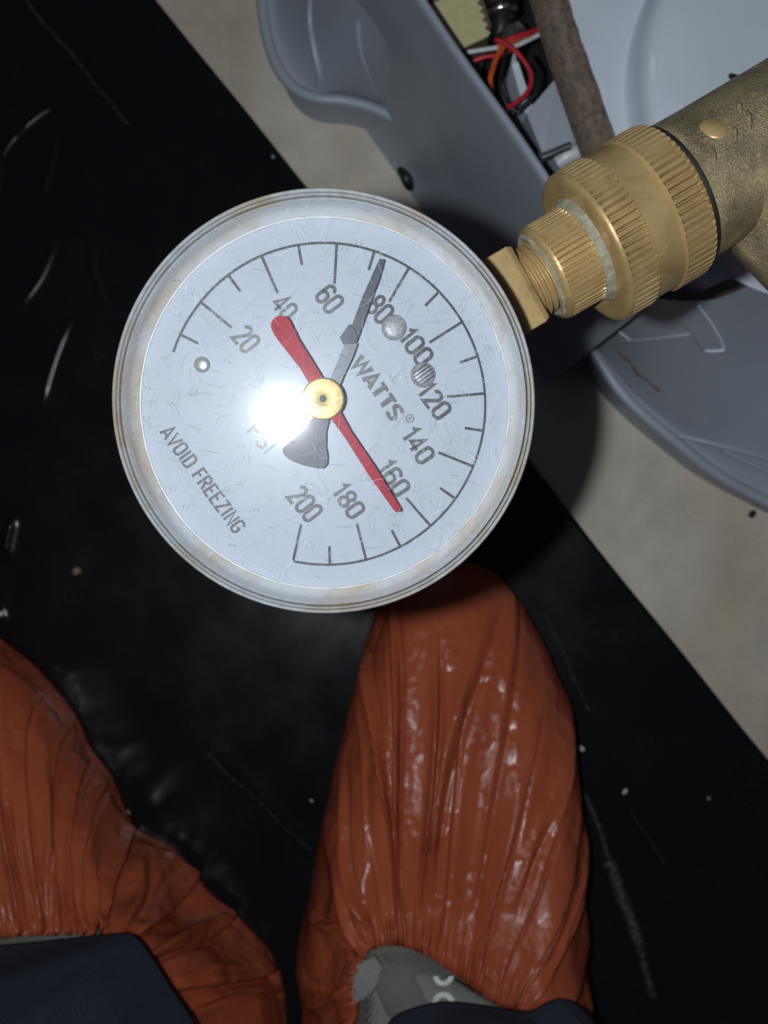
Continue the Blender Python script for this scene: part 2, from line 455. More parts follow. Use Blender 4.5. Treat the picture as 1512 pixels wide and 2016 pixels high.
for y in ys:
    xe = E0.x + (y - E0.y) * (ed.x / ed.y) + 0.0008 * math.sin(y * 23) + 0.0004 * math.sin(y * 71)
    sft = min(0.0, xe - 0.02 + 0.125)
    rowsX.append(np.concatenate([xl + sft, (xl[-1] + sft) + (xe - xl[-1] - sft) * g2]))
X = np.array(rowsX); Y = np.repeat(ys[:, None], X.shape[1], 1)
NU, NV = X.shape
Z = sheet_h(X, Y); Z[:, -1] = 0.0006
vs = np.stack([X, Y, Z], -1).reshape(-1, 3)
fs = [(i * NV + j, i * NV + j + 1, (i + 1) * NV + j + 1, (i + 1) * NV + j) for i in range(NU - 1) for j in range(NV - 1)]
sh = mesh_obj('plastic_sheet', vs.tolist(), fs, M_sheet)
tag(sh, 'black creased plastic sheet spread over the concrete floor under the feet', 'plastic sheet')

def sheet_z(x, y): return float(sheet_h(np.array([x]), np.array([y]))[0])
M_crumb_w = mat_simple('pale_crumb', (0.5, 0.5, 0.5), 0.8, 0, 900, 0.4, 0.5); M_crumb_b = mat_simple('tan_crumb', (0.22, 0.15, 0.10), 0.9, 0, 900, 0.4, 0.5)
for (x, y, s, m, lab) in [(613, 1577, 5, M_crumb_w, 'pale crumb on the black sheet between the two orange shoe covers'),
                          (1232, 1560, 7, M_crumb_w, 'white crumb on the black sheet between scuff and concrete edge'),
                          (1396, 1573, 6, M_crumb_b, 'grey-brown crumb on the black sheet closest to the concrete edge'),
                          (152, 1125, 13, M_crumb_b, 'tan flake on the black sheet beside the gauge'),
                          (1146, 1475, 8, M_crumb_w, 'pale crumb touching the side of the orange shoe cover with grey tongue showing'),
                          (251, 1600, 6, M_crumb_b, 'tan crumb on the black sheet beside the spread-out orange shoe cover'),
                          (4, 1208, 8, M_crumb_w, 'white chip on the black sheet above the toe of the spread-out shoe cover'),
                          (537, 307, 4, M_crumb_w, 'tiny pale speck near the edge of the black sheet')]:
    p = pw(x, y, 0.004); r = s * (HC / F) * 0.6
    bm = bmesh.new(); bmesh.ops.create_icosphere(bm, subdivisions=2, radius=r)
    for v in bm.verts:
        v.co *= 0.45 + 0.9 * rng.random(); v.co.z *= 0.5; v.co.x *= 1.35; v.co.y *= 0.8
    zmin = min(v.co.z for v in bm.verts)
    o = bm_obj('crumb', bm, m, None)
    o.location = (p.x, p.y, sheet_z(p.x, p.y) - zmin - 0.0002); o.rotation_euler.z = rng.random() * 3
    tag(o, lab, 'crumb', 'crumbs scattered on the black sheet')
# a chip on the bare concrete
p = pw(1480, 1012, 0.0); bm = bmesh.new(); bmesh.ops.create_icosphere(bm, subdivisions=2, radius=0.0022)
for v in bm.verts: v.co *= 0.6 + 0.7 * rng.random(); v.co.z *= 0.4
zmin = min(v.co.z for v in bm.verts)
o = bm_obj('crumb', bm, M_seal); o.location = (p.x, p.y, -zmin); tag(o, 'dark chip lying on the bare concrete floor', 'crumb', 'crumbs scattered on the floor')

# ------------------------------------------------------------------ grey appliance housing
dw = Vector((0.579, -0.815, 0)).normalized(); nw = Vector((0.815, 0.579, 0)).normalized()
OFF = 0.1075; WH = 0.130
hs = empty('appliance_housing', (nw * (OFF + 0.05)))
hs_off = hs.location.copy()
tag(hs, 'open grey plastic appliance housing with loose wires inside, standing on the concrete', 'housing')
HP = []     # parts, shifted into the empty's frame at the end
def hp(o, parent=hs):
    HP.append(o); return o

def wp(s, q, z):      # along the wall, away from the camera, up
    v = dw * s + nw * q; return Vector((v.x, v.y, z))

# side wall: upright plate with a rounded rim
prof = [(OFF - 0.006, 0.0), (OFF - 0.004, 0.004), (OFF - 0.0012, 0.02), (OFF - 0.0002, 0.06), (OFF, WH - 0.004), (OFF + 0.0002, WH - 0.0012), (OFF + 0.0009, WH - 0.0002),
        (OFF + 0.0017, WH), (OFF + 0.0026, WH - 0.0006), (OFF + 0.003, WH - 0.002), (OFF + 0.003, 0.0)]
S = np.linspace(-0.42, -0.005, 60)
vs = []; 
for s in S:
    for (q, z) in prof:
        w = 0.0006 * math.sin(s * 31) + 0.0004 * math.sin(s * 77 + 1)
        vs.append(wp(s, q + w * (z / WH), z))
k = len(prof)
fs = [(i * k + j, (i + 1) * k + j, (i + 1) * k + j + 1, i * k + j + 1) for i in range(len(S) - 1) for j in range(k - 1)]
fs += [tuple(range(k)), tuple((len(S) - 1) * k + j for j in range(k))[::-1]]
hp(auto_smooth(mesh_obj('side_wall', vs, fs, M_grey, hs), 50))

def skirt(name, lip, top, zl, zt, mat, power=1.8, m=70, kk=22, lipr=0.0026):
    """moulded flank: rounded lip standing on the floor, concave rise to the top line"""
    A = catmull([tuple(pw(x, y, zl)) for x, y in lip], m); B = catmull([tuple(pw(x, y, zt)) for x, y in top], m)
    vs, fs = [], []
    T = np.gradient(A, axis=0); T /= np.linalg.norm(T, axis=1)[:, None]
    N = np.stack([T[:, 1], -T[:, 0], 0 * T[:, 0]], 1)            # outward in plan
    D = A - B; sg = np.sign((N * D).sum(1).mean()); N *= sg
    rows = []
    for i in range(m):
        row = []
        a, b, nn = A[i], B[i], N[i]
        row.append(np.array([a[0], a[1], 0.0]) - nn * 0.002)
        row.append(np.array([a[0], a[1], zl * 0.35]) - nn * 0.0015)
        row.append(np.array([a[0], a[1], zl - lipr * 1.6]) - nn * 0.0008)
        for q in range(9):                                       # rounded bead
            ph = math.radians(-70 + 250 * q / 8)
            row.append(np.array([a[0], a[1], zl - lipr]) + nn * lipr * math.cos(ph) + np.array([0, 0, lipr * math.sin(ph)]))
        base = a - nn * lipr * 1.2
        for q in range(1, kk):
            f = q / (kk - 1)
            xy = base[:2] + (b[:2] - base[:2]) * f
            z = zl - lipr * 1.3 + (zt - zl + lipr * 1.3) * f ** power
            row.append(np.array([xy[0], xy[1], z]))
        rows.append(row)
    k = len(rows[0])
    vs = [p for r in rows for p in r]
    fs = [(i * k + j, (i + 1) * k + j, (i + 1) * k + j + 1, i * k + j + 1) for i in range(m - 1) for j in range(k - 1)]
    return hp(auto_smooth(mesh_obj(name, vs, fs, mat, hs), 60))

# rounded ear that swells from the wall's foot
skirt('foot_flange', [(500, -260), (510, -60), (519, 40), (540, 115), (572, 162), (620, 187), (680, 193), (735, 208), (800, 238)],
      [(560, -260), (650, -98), (690, -42), (712, -12), (735, 21), (757, 52), (775, 78), (795, 106), (815, 134)], 0.030, 0.085, M_grey, 1.5)
from mathutils.bvhtree import BVHTree
def on_surface(o, px, py, lift=0.0):
    me = o.data
    t = BVHTree.FromPolygons([v.co for v in me.vertices], [tuple(p.vertices) for p in me.polygons])
    c = Vector((0, 0, HC)); d = (pw(px, py, 0) - c).normalized()
    h = t.ray_cast(c, d)
    return (h[0] - d * lift) if h[0] is not None else pw(px, py, 0.05)
flange = HP[-1]
# raised seam on the ear
hp(tube('seam', [on_surface(flange, x, y, 0.0002) for x, y in [(622, -60), (612, -10), (610, 40), (618, 95), (628, 140), (630, 165)]], 0.0016, M_grey, hs, 40, 10, lambda t: 0.7 + 0.5 * t))
hp(tube('seam', [on_surface(flange, x, y, 0.0) for x, y in [(704, 40), (708, 90), (722, 140), (742, 185)]], 0.0012, M_grey, hs, 40, 10))
# lower flank with rounded lip
skirt('front_skirt', [(1120, 560), (1150, 640), (1178, 700), (1240, 786), (1343, 876), (1420, 935), (1520, 990), (1700, 1080)],
      [(1190, 470), (1215, 530), (1250, 570), (1310, 590), (1400, 590), (1480, 560), (1600, 500), (1800, 420)], 0.034, 0.112, M_grey, 1.35)
sk = HP[-1]
hp(tube('moulded_rib', [on_surface(sk, x, y) for x, y in [(1182, 677), (1240, 671), (1310, 664), (1362, 657)]], 0.0008, M_grey, hs, 24, 8))
hp(tube('moulded_rib', [on_surface(sk, x, y) for x, y in [(1206, 640), (1222, 655), (1242, 670)]], 0.0008, M_grey, hs, 16, 8))
# tab: small plate raised off the skirt
t4 = [on_surface(sk, x, y, 0.0012) for x, y in [(1374, 602), (1404, 642), (1426, 682), (1422, 690), (1386, 690), (1362, 656), (1340, 628)]]
nn_ = len(t4); vs = [Vector(p) for p in t4] + [Vector(p) - Vector((0, 0, 0.004)) for p in t4]
hp(mesh_obj('latch_tab', vs, [tuple(range(nn_)), tuple(range(2 * nn_ - 1, nn_ - 1, -1))] + [(i, i + nn_, (i + 1) % nn_ + nn_, (i + 1) % nn_) for i in range(nn_)], M_grey, hs, False))
hp(tube('latch_highlight', [on_surface(sk, x, y, 0.0014) for x, y in [(1376, 603), (1404, 640), (1425, 680), (1420, 690), (1388, 691)]], 0.0006, M_light, hs, 30, 8))  # lighter plastic paints the highlight along the tab's edge
# two curved ribs at the skirt's end
for pts in ([(1338, 858), (1390, 870), (1450, 886), (1530, 908)], [(1420, 886), (1450, 900), (1490, 918), (1540, 938)]):
    hp(tube('curved_rib', [on_surface(sk, x, y, 0.0) for x, y in pts], 0.0014, M_grey, hs, 30, 10))
# rust scrape
M_scrape = mat_simple('dull_rust', (0.13, 0.105, 0.09), 0.8, 0, 400, 0.6, 0.5, 0.0005)
hp(tube('rust_scrape', [on_surface(sk, x, y, -0.0003) for x, y in [(1216, 688), (1238, 708), (1262, 738), (1300, 768)]], 0.0012, M_scrape, hs, 26, 8, lambda t: 0.3 + abs(math.sin(t * 8)) * 0.8))

# top cover plate, right of the opening
cov = [pw(x, y, 0.12) for x, y in [(1085, -420), (1095, -120), (1112, 0), (1138, 110), (1190, 268), (1240, 400), (1290, 520), (1400, 560), (1900, 330), (1900, -420)]]
cp = hp(prism('cover_panel', [(p.x, p.y) for p in cov], 0.104, 0.12, M_light, hs, 0.0016, 3))
# raised round boss on the cover
bc = pw(1700, 130, 0.136); br = 420 * (HC - 0.136) / F
bp = [(br + 0.0040, 0.1195), (br + 0.0034, 0.1202), (br + 0.0026, 0.1225), (br + 0.0018, 0.128), (br + 0.0010, 0.1318), (br - 0.0008, 0.1340), (br - 0.004, 0.1353), (br - 0.012, 0.1361), (br * 0.5, 0.1366), (0.0001, 0.1368)]
hp(lathe('cover_boss', bp, M_light, hs, 128, Matrix.Translation((bc.x, bc.y, 0)), angle=60))
# black clip on the boss next to the valve
a = pw(1436, 147, 0.139); b = pw(1458, 160, 0.139)
hp(tube('clip', [a, pw(1446, 154, 0.1395), b], 0.0012, M_dark, hs, 12, 8, lambda t: 0.5 + t))
# rusty strip along the cover's edge
st = [pw(x, y, 0.117) for x, y in [(1048, -140), (1089, 0), (1122, 105), (1155, 200), (1187, 290), (1222, 390)]]
C = catmull([tuple(p) for p in st], 60); vs = []; 
T = np.gradient(C, axis=0); T /= np.linalg.norm(T, axis=1)[:, None]
for i in range(60):
    n_ = np.array([T[i][1], -T[i][0], 0])
    wl = 0.0040 + 0.0004 * float(vnoise(i * 0.45, 1.3, 9)); wr = 0.0038
    hgt = 0.1200 + 0.0006 * float(vnoise(i * 0.6, 4.1, 2))
    L_ = C[i] - n_ * wl; R_ = C[i] + n_ * wr
    vs += [(L_[0], L_[1], 0.113), (L_[0], L_[1], hgt - 0.0004), (L_[0] + n_[0] * 0.0004, L_[1] + n_[1] * 0.0004, hgt), (C[i][0], C[i][1], hgt + 0.0001), (R_[0], R_[1], hgt), (R_[0], R_[1], 0.105)]
fs = [(i * 6 + j, (i + 1) * 6 + j, (i + 1) * 6 + j + 1, i * 6 + j + 1) for i in range(59) for j in range(5)]
hp(mesh_obj('seal_strip', vs, fs, M_rust, hs))
# compartment tray and far wall
tray = [wp(-0.42, OFF + 0.0035, 0), wp(-0.006, OFF + 0.0035, 0), wp(-0.006, OFF + 0.12, 0), wp(-0.42, OFF + 0.12, 0)]
hp(prism('inner_tray', [(p.x, p.y) for p in tray], 0.001, 0.045, M_dark, hs))
# inner grey plate, pale strip and support block
def plate(name, pts, mat, th=0.002):
    vs = [Vector(p) for p in pts] + [Vector(p) - Vector((0, 0, th)) for p in pts]; n = len(pts)
    return hp(mesh_obj(name, vs, [tuple(range(n)), tuple(range(2 * n - 1, n - 1, -1))] + [(i, i + n, (i + 1) % n + n, (i + 1) % n) for i in range(n)], mat, hs, False))
plate('inner_plate', [pw(1036, 222, 0.088), pw(1098, 150, 0.095), pw(1175, 300, 0.095), pw(1140, 330, 0.09), pw(1070, 306, 0.086)], M_grey, 0.012)
plate('inner_bracket', [pw(1000, 100, 0.078), pw(1012, 98, 0.078), pw(1046, 200, 0.078), pw(1086, 318, 0.078), pw(1068, 312, 0.078), pw(1030, 210, 0.078)], M_light, 0.02)
plate('inner_bracket', [pw(985, 150, 0.062), pw(1012, 120, 0.062), pw(1030, 215, 0.062), pw(1000, 225, 0.062)], M_grey, 0.015)
hp(tube('metal_pin', [pw(1062, 312, 0.098), pw(1092, 300, 0.099), pw(1122, 287, 0.100)], 0.0016, M_chrome, hs, 14, 12))
hp(tube('metal_pin', [pw(1098, 322, 0.094), pw(1120, 306, 0.096), pw(1150, 292, 0.097)], 0.0030, M_white, hs, 14, 12))
bl = [pw(x, y, 0.09) for x, y in [(822, 8), (935, -40), (966, 60), (898, 108), (868, 70)]]
hp(prism('terminal_block', [(p.x, p.y) for p in bl], 0.044, 0.0925, mat_simple('brown_plastic', (0.13, 0.095, 0.055), 0.6), hs, 0.001))
# masking tape with a serrated end, lying over the block
tp = [(833, 14), (928, -26)]
ser = []
for i in range(13):
    f = i / 12; x = 931 + (961 - 931) * f; y = -26 + (72 + 26) * f
    ser.append((x + (7 if i % 2 else -2), y))
tp += ser + [(905, 97), (893, 92), (862, 52)]
plate('masking_tape', [pw(x, y, 0.0945 + 0.0004 * math.sin(x * 0.05)) for x, y in tp], M_tape, 0.0007)
# spring
hx = []
for i in range(161):
    t = i / 160; an = t * 2 * math.pi * 7
    c0 = pw(988, -95 + 140 * t, 0.088)
    hx.append((c0.x + 0.0056 * math.cos(an), c0.y, c0.z + 0.0056 * math.sin(an)))
hp(tube('spring', hx, 0.0011, M_chrome, hs, raw=True, n=8))
hp(tube('spring_core', [pw(988, -110, 0.084), pw(988, 0, 0.084), pw(988, 70, 0.082), pw(992, 110, 0.07)], 0.0045, M_dark, hs, 14, 12))
# capacitor-like round metal end under the wires
hp(lathe('metal_cap', [(0.0001, 0.091), (0.0035, 0.0907), (0.0050, 0.0895), (0.0056, 0.087), (0.0056, 0.045)], M_chrome, hs, 32, Matrix.Translation((pw(1010, 72, 0).x * 0.78, pw(1010, 72, 0).y * 0.78, 0))))
W = 0.00085
for (lab, m, z, pts) in [('red wire end', M_red, 0.094, [(932, 120), (955, 112), (985, 108), (1008, 96)]),
                     ('red wire bent in a hook', M_red, 0.099, [(976, 78), (1000, 88), (1025, 112), (1045, 145), (1040, 178), (1018, 200), (992, 216)]),
                     ('orange wire', M_orange, 0.097, [(1000, 82), (982, 105), (970, 135), (965, 160), (969, 186)]),
                     ('red wire', M_red, 0.096, [(984, 86), (1010, 74), (1035, 66), (1062, 58)]),
                     ('orange wire', M_orange, 0.0945, [(980, 92), (1010, 80), (1045, 66)]),
                     ('white wire', M_white, 0.093, [(995, 98), (1025, 86), (1062, 68)]),
                     ('white wire', M_white, 0.091, [(920, 103), (950, 98), (990, 92)]),
                     ('black wire', M_dark, 0.096, [(998, 95), (990, 130), (985, 170), (998, 205), (1022, 222)]),
                     ('black wire', M_dark, 0.095, [(1040, 110), (1060, 140), (1054, 180), (1030, 210), (1004, 226)])]:
    o = hp(tube('wire', [pw(x, y, z + 0.001 * math.sin(i)) for i, (x, y) in enumerate(pts)], W * (1.25 if m is M_orange else 1.0), m, hs, 34, 10)); o['label'] = lab
# dark clip at the wall's foot
hp(tube('clip', [pw(786, 332, 0.010), pw(800, 352, 0.012), pw(808, 372, 0.006)], 0.0022, M_dark, hs, 14, 8, lambda t: 0.6 + 0.7 * math.sin(t * 3)))
for o in HP:
    o.data.transform(Matrix.Translation(-hs_off))

# ------------------------------------------------------------------ pressure gauge
C3 = Vector((0, 0, HC)); L3 = Vector((LX, LY, HC))
DD = 0.137
G = pw(644, 802, HC - DD)
P = pw(555, 815, HC - 0.1308)
gn = ((C3 - P).normalized() + (L3 - P).normalized()).normalized()
ex = Vector((1, 0, 0)); ex = (ex - gn * ex.dot(gn)).normalized(); ey = gn.cross(ex)
GM = Matrix((ex, ey, gn)).transposed().to_4x4(); GM.translation = G
GI = GM.inverted()
ga = empty('pressure_gauge'); ga.matrix_world = GM
tag(ga, 'round white-faced water pressure gauge with clear grimy bezel and red pointer', 'pressure gauge')
def gl(px, py, h=0.0):
    """gauge-plane coordinates seen at a photograph pixel, at height h over the dial"""
    r0 = GI @ C3; d = (GI.to_3x3() @ (pw(px, py, 0.1) - C3))
    t = (h - r0.z) / d.z
    q = r0 + d * t
    return (q.x, q.y)
PX = DD / F
MM = 0.001
# case behind the dial
lathe('case', [(0.0001, -26 * MM), (24 * MM, -26 * MM), (29 * MM, -24.5 * MM), (31.2 * MM, -21 * MM), (32 * MM, -4 * MM), (33.2 * MM, -3 * MM), (33.2 * MM, -0.8 * MM), (0.0001, -0.8 * MM)], M_steeld, ga, 96)
# bezel with ridges
R = lambda r, z: (r * MM, z * MM)
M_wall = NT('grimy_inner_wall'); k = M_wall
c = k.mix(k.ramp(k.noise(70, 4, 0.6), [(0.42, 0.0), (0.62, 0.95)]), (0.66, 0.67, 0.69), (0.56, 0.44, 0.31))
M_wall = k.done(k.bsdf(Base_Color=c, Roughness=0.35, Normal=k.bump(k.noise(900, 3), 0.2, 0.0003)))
k = NT('shaded_grimy_groove')
c = k.mix(k.ramp(k.noise(90, 4, 0.65), [(0.42, 0.0), (0.62, 0.9)]), (0.27, 0.275, 0.28), (0.30, 0.235, 0.17))  # groove shade painted as a dark base colour, with brown grime over it
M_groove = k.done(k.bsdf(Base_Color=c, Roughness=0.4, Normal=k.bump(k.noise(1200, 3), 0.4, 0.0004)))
bz = lathe('bezel', [R(33.42, 4.6), R(33.44, 5.7), R(33.55, 6.15), R(33.72, 6.35), R(33.92, 6.2), R(34.08, 5.7), R(34.15, 4.0), R(34.1, -2.0), R(33.3, -2.6)], M_bezel, ga, 160, angle=80)
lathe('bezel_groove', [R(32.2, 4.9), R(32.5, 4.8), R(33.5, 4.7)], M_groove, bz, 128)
lathe('bezel_ridge', [R(32.84, 4.5), R(32.86, 5.9), R(32.94, 6.35), R(33.06, 6.5), R(33.18, 6.35), R(33.26, 5.9), R(33.28, 4.5)], M_bezel, bz, 160, angle=80)
lathe('bezel_lip', [R(32.12, 4.5), R(32.14, 6.0), R(32.22, 6.45), R(32.34, 6.6), R(32.46, 6.45), R(32.54, 6.0), R(32.56, 4.5)], M_bezel, bz, 160, angle=80)
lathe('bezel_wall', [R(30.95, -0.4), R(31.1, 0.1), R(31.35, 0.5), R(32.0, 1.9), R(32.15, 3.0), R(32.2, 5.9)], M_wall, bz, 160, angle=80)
# dial disc
dl = lathe('dial', [(0.0001, 0.0), (20 * MM, 0.0), (31.2 * MM, 0.0), (31.2 * MM, -0.7 * MM), (0.0001, -0.7 * MM)], M_dial, ga, 128)
# thin bright ring at the dial's edge
lathe('dial_ring', [R(30.80, 0.02), R(30.88, 0.22), R(31.02, 0.24), R(31.1, 0.1)], M_white, ga, 128)
# lens
ln = lathe('lens', [(0.0001, 6.05 * MM), (15 * MM, 6.03 * MM), (32.13 * MM, 5.9 * MM)], M_lens, ga, 96, angle=60)

# hairline scratches worn into the lens
def scratches(name, count, mat, seed, wmm, lo, hi):
    rr = random.Random(seed); vs, fs = [], []
    for c in range(count):
        rad = 31 * MM * math.sqrt(rr.random()); a = rr.random() * 6.283
        x, y = rad * math.cos(a), rad * math.sin(a); h = rr.random() * 6.283
        L = rr.uniform(lo, hi) * MM; n = 12; cv = rr.gauss(0, 1) * 260; cv2 = rr.gauss(0, 1) * 90
        w = wmm * MM * rr.uniform(0.5, 1.2); b = len(vs); last = 0
        for i in range(n + 1):
            if math.hypot(x, y) > 31.6 * MM: break
            t = i / n; ww = w * math.sin(math.pi * (0.08 + 0.84 * t))
            nx, ny = -math.sin(h), math.cos(h); z = 0.00607 + c * 1e-8
            vs.append((x + nx * ww / 2, y + ny * ww / 2, z)); vs.append((x - nx * ww / 2, y - ny * ww / 2, z))
            if i: fs.append((b + 2 * i - 2, b + 2 * i - 1, b + 2 * i + 1, b + 2 * i))
            x += math.cos(h) * L / n; y += math.sin(h) * L / n
            h += cv * L / n + cv2 * math.sin(t * 9 + c) * L / n * 2 + rr.gauss(0, 0.05)
    o = mesh_obj(name, vs, fs, mat, ln, False); o['kind'] = 'stuff'
    return o
def mat_scratch(name, col, op):
    k = NT(name); d = k.n('ShaderNodeBsdfDiffuse'); k.set(d.inputs[0], col); t = k.n('ShaderNodeBsdfTransparent')
    m = k.n('ShaderNodeMixShader'); k.set(m.inputs[0], k.ramp(k.noise(500, 2), [(0.35, op * 0.25), (0.65, op)]))
    k.t.links.new(t.outputs[0], m.inputs[1]); k.t.links.new(d.outputs[0], m.inputs[2]); return k.done(m)
scratches('pale_scratches', 230, mat_scratch('pale_scratch', (0.80, 0.83, 0.88), 0.42), 3, 0.10, 1.0, 7.0)
scratches('grey_scratches', 260, mat_scratch('grey_scratch', (0.16, 0.17, 0.20), 0.42), 8, 0.11, 0.8, 4.5)
scratches('grey_nicks', 170, mat_scratch('grey_nick', (0.10, 0.10, 0.12), 0.5), 19, 0.22, 0.15, 0.7)

ZP = 0.00006
def ang(v): return math.radians(167.2 - 1.351 * v)
AR = 314.0 * PX
def flat(name, pts, mat, parent, z=ZP, th=0.0):
    vs = [(x, y, z) for x, y in pts]
    n = len(pts)
    if th == 0: return mesh_obj(name, vs, [tuple(range(n))], mat, parent, False)
    vs += [(x, y, z - th) for x, y in pts]
    return mesh_obj(name, vs, [tuple(range(n)), tuple(range(2 * n - 1, n - 1, -1))] + [(i, i + n, (i + 1) % n + n, (i + 1) % n) for i in range(n)], mat, parent, False)
aw = 2.4 * PX
pts_o = []; pts_i = []
n = 150; a0, a1 = math.radians(160.4), ang(200)
vs = []; fs = []
for i in range(n + 1):
    a = a0 + (a1 - a0) * i / n
    for r in (AR - aw, AR + aw): vs.append((r * math.cos(a), r * math.sin(a), ZP))
fs = [(2 * i, 2 * i + 1, 2 * i + 3, 2 * i + 2) for i in range(n)]
mesh_obj('scale_arc', vs, fs, M_ink, dl, False)
for v in range(10, 201, 10):
    a = ang(v); ln_ = (76 if v % 20 == 0 else 38) * PX; w = (2.7 if v % 20 == 0 else 2.7) * PX
    r0, r1 = AR - ln_, AR - aw
    c, s = math.cos(a), math.sin(a)
    flat('tick_mark', [(r0 * c - w * s, r0 * s + w * c), (r0 * c + w * s, r0 * s - w * c), (r1 * c + w * s, r1 * s - w * c), (r1 * c - w * s, r1 * s + w * c)], M_ink, dl, ZP + 0.00001)

# condensed sans capitals and figures, drawn as strokes in a box 1 wide and 2 high
def _arc(cx, cy, rx, ry, a0, a1, n=8):
    return [(cx + rx * math.cos(math.radians(a0 + (a1 - a0) * i / n)), cy + ry * math.sin(math.radians(a0 + (a1 - a0) * i / n))) for i in range(n + 1)]
_O = _arc(.5, 1.52, .4, .40, 0, 180) + _arc(.5, .48, .4, .40, 180, 360)
GLYPH = {
    '0': (1.0, [(_O, True)]), 'O': (1.0, [(_O, True)]),
    '1': (0.62, [([(0.02, 1.52), (0.22, 1.62), (0.40, 1.92), (0.40, 0.08)], False)]),
    '2': (1.0, [(_arc(.5, 1.48, .4, .44, 170, -20, 10) + [(.12, .10), (.95, .10)], False)]),
    '4': (1.0, [([(.66, .08), (.66, 1.9), (.06, .62), (.98, .62)], False)]),
    '6': (1.0, [(_arc(.5, 1.50, .4, .42, 12, 180) + _arc(.5, .48, .4, .40, 180, 360) + _arc(.5, .72, .4, .42, 0, 165), False)]),
    '8': (1.0, [(_arc(.5, 1.48, .36, .43, -90, 270, 18)[:-1], True), (_arc(.5, .55, .4, .46, 90, 450, 18)[:-1], True)]),
    'A': (1.0, [([(.04, .06), (.5, 1.94), (.96, .06)], False), ([(.2, .58), (.8, .58)], False)]),
    'V': (1.0, [([(.04, 1.94), (.5, .06), (.96, 1.94)], False)]),
    'I': (0.42, [([(.2, .06), (.2, 1.94)], False)]),
    'D': (1.0, [([(.12, .1), (.12, 1.9), (.45, 1.9)] + _arc(.48, 1.5, .4, .4, 90, 0, 6) + _arc(.48, .5, .4, .4, 0, -90, 6), True)]),
    'F': (0.88, [([(.12, .06), (.12, 1.9), (.85, 1.9)], False), ([(.12, 1.05), (.72, 1.05)], False)]),
    'E': (0.92, [([(.87, .1), (.12, .1), (.12, 1.9), (.87, 1.9)], False), ([(.12, 1.03), (.76, 1.03)], False)]),
    'R': (1.0, [([(.12, .06), (.12, 1.9), (.5, 1.9)] + _arc(.5, 1.47, .38, .43, 90, -90, 8) + [(.12, 1.04)], False), ([(.5, 1.04), (.9, .06)], False)]),
    'P': (0.95, [([(.12, .06), (.12, 1.9), (.5, 1.9)] + _arc(.5, 1.44, .38, .46, 90, -90, 8) + [(.12, .98)], False)]),
    'Z': (0.95, [([(.1, 1.9), (.85, 1.9), (.1, .1), (.88, .1)], False)]),
    'N': (1.05, [([(.12, .06), (.12, 1.94), (.9, .06), (.9, 1.94)], False)]),
    'G': (1.0, [(_arc(.5, 1.5, .4, .42, 12, 180) + _arc(.5, .5, .4, .42, 180, 360) + [(.9, .92), (.52, .92)], False)]),
    'W': (1.5, [([(.04, 1.94), (.38, .06), (.75, 1.8), (1.12, .06), (1.46, 1.94)], False)]),
    'T': (0.98, [([(.02, 1.88), (.96, 1.88)], False), ([(.49, 1.88), (.49, .06)], False)]),
    'S': (1.0, [(_arc(.5, 1.48, .38, .43, 20, 215, 9) + [(.5, 1.02)] + _arc(.5, .53, .4, .45, 50, -160, 9), False)]),
    ' ': (0.55, [])}
def text(name, s, px, py, hpx, wpx, rot, mat, parent, bold=0.1, z=ZP):
    """flat printed words centred on photograph pixel (px,py), letters hpx tall, the word wpx long"""
    vs, fs = [], []
    x0 = 0.0; lay = 0
    for ch in s:
        w, strokes = GLYPH[ch]
        for pts, closed in strokes:
            P_ = [np.array((x0 + a, b)) for a, b in pts]; n = len(P_)
            base = len(vs); zz = z + lay * 0.000004; lay += 1
            for i in range(n):
                a = P_[(i - 1) % n] if (closed or i > 0) else None
                b = P_[(i + 1) % n] if (closed or i < n - 1) else None
                d1 = (P_[i] - a) if a is not None else (b - P_[i]); d2 = (b - P_[i]) if b is not None else d1
                d1 = d1 / (np.linalg.norm(d1) + 1e-9); d2 = d2 / (np.linalg.norm(d2) + 1e-9)
                n1 = np.array((-d1[1], d1[0])); n2 = np.array((-d2[1], d2[0]))
                mt = n1 + n2; mt = mt / (np.linalg.norm(mt) + 1e-9)
                k_ = bold / max(0.42, float(mt @ n1))
                for sg in (1, -1): vs.append((*(P_[i] + sg * mt * k_), zz))
            m = n if closed else n - 1
            for i in range(m):
                c = base + 2 * i; d = base + 2 * ((i + 1) % n)
                fs.append((c, c + 1, d + 1, d))
        x0 += w + 0.17
    co = np.array(vs); mn, mx = co.min(0), co.max(0); c = (mn + mx) / 2
    sx = wpx * PX / (mx[0] - mn[0]); sy = hpx * PX / (mx[1] - mn[1])
    g = gl(px, py, 0); cr, sr = math.cos(math.radians(rot)), math.sin(math.radians(rot))
    out = []
    for v in vs:
        x = (v[0] - c[0]) * sx; y = (v[1] - c[1]) * sy
        out.append((g[0] + x * cr - y * sr, g[1] + x * sr + y * cr, v[2]))
    return mesh_obj(name, out, fs, mat, parent, False)
for (s, x, y, w, rot) in [('20', 484, 667, 46, -52), ('40', 561, 603, 46, -50), ('60', 649, 589, 47, -53), ('80', 748, 609, 47, -48), ('100', 821, 682, 74, -52),
                          ('120', 857, 788, 74, -53), ('140', 825, 876, 74, -56), ('160', 777, 940, 74, -57), ('180', 688, 985, 72, -55), ('200', 600, 991, 72, -52)]:
    text('numeral', s, x, y, 47, w, rot, M_ink, dl, 0.165)
text('lettering', 'WATTS', 743, 764, 46, 146, -54, M_ink, dl, 0.23)
text('lettering', 'AVOID FREEZING', 400, 944, 39, 248, -55, M_ink, dl, 0.15)
text('lettering', 'PSI', 517, 861, 40, 58, -50, M_pale_ink, dl, 0.12)
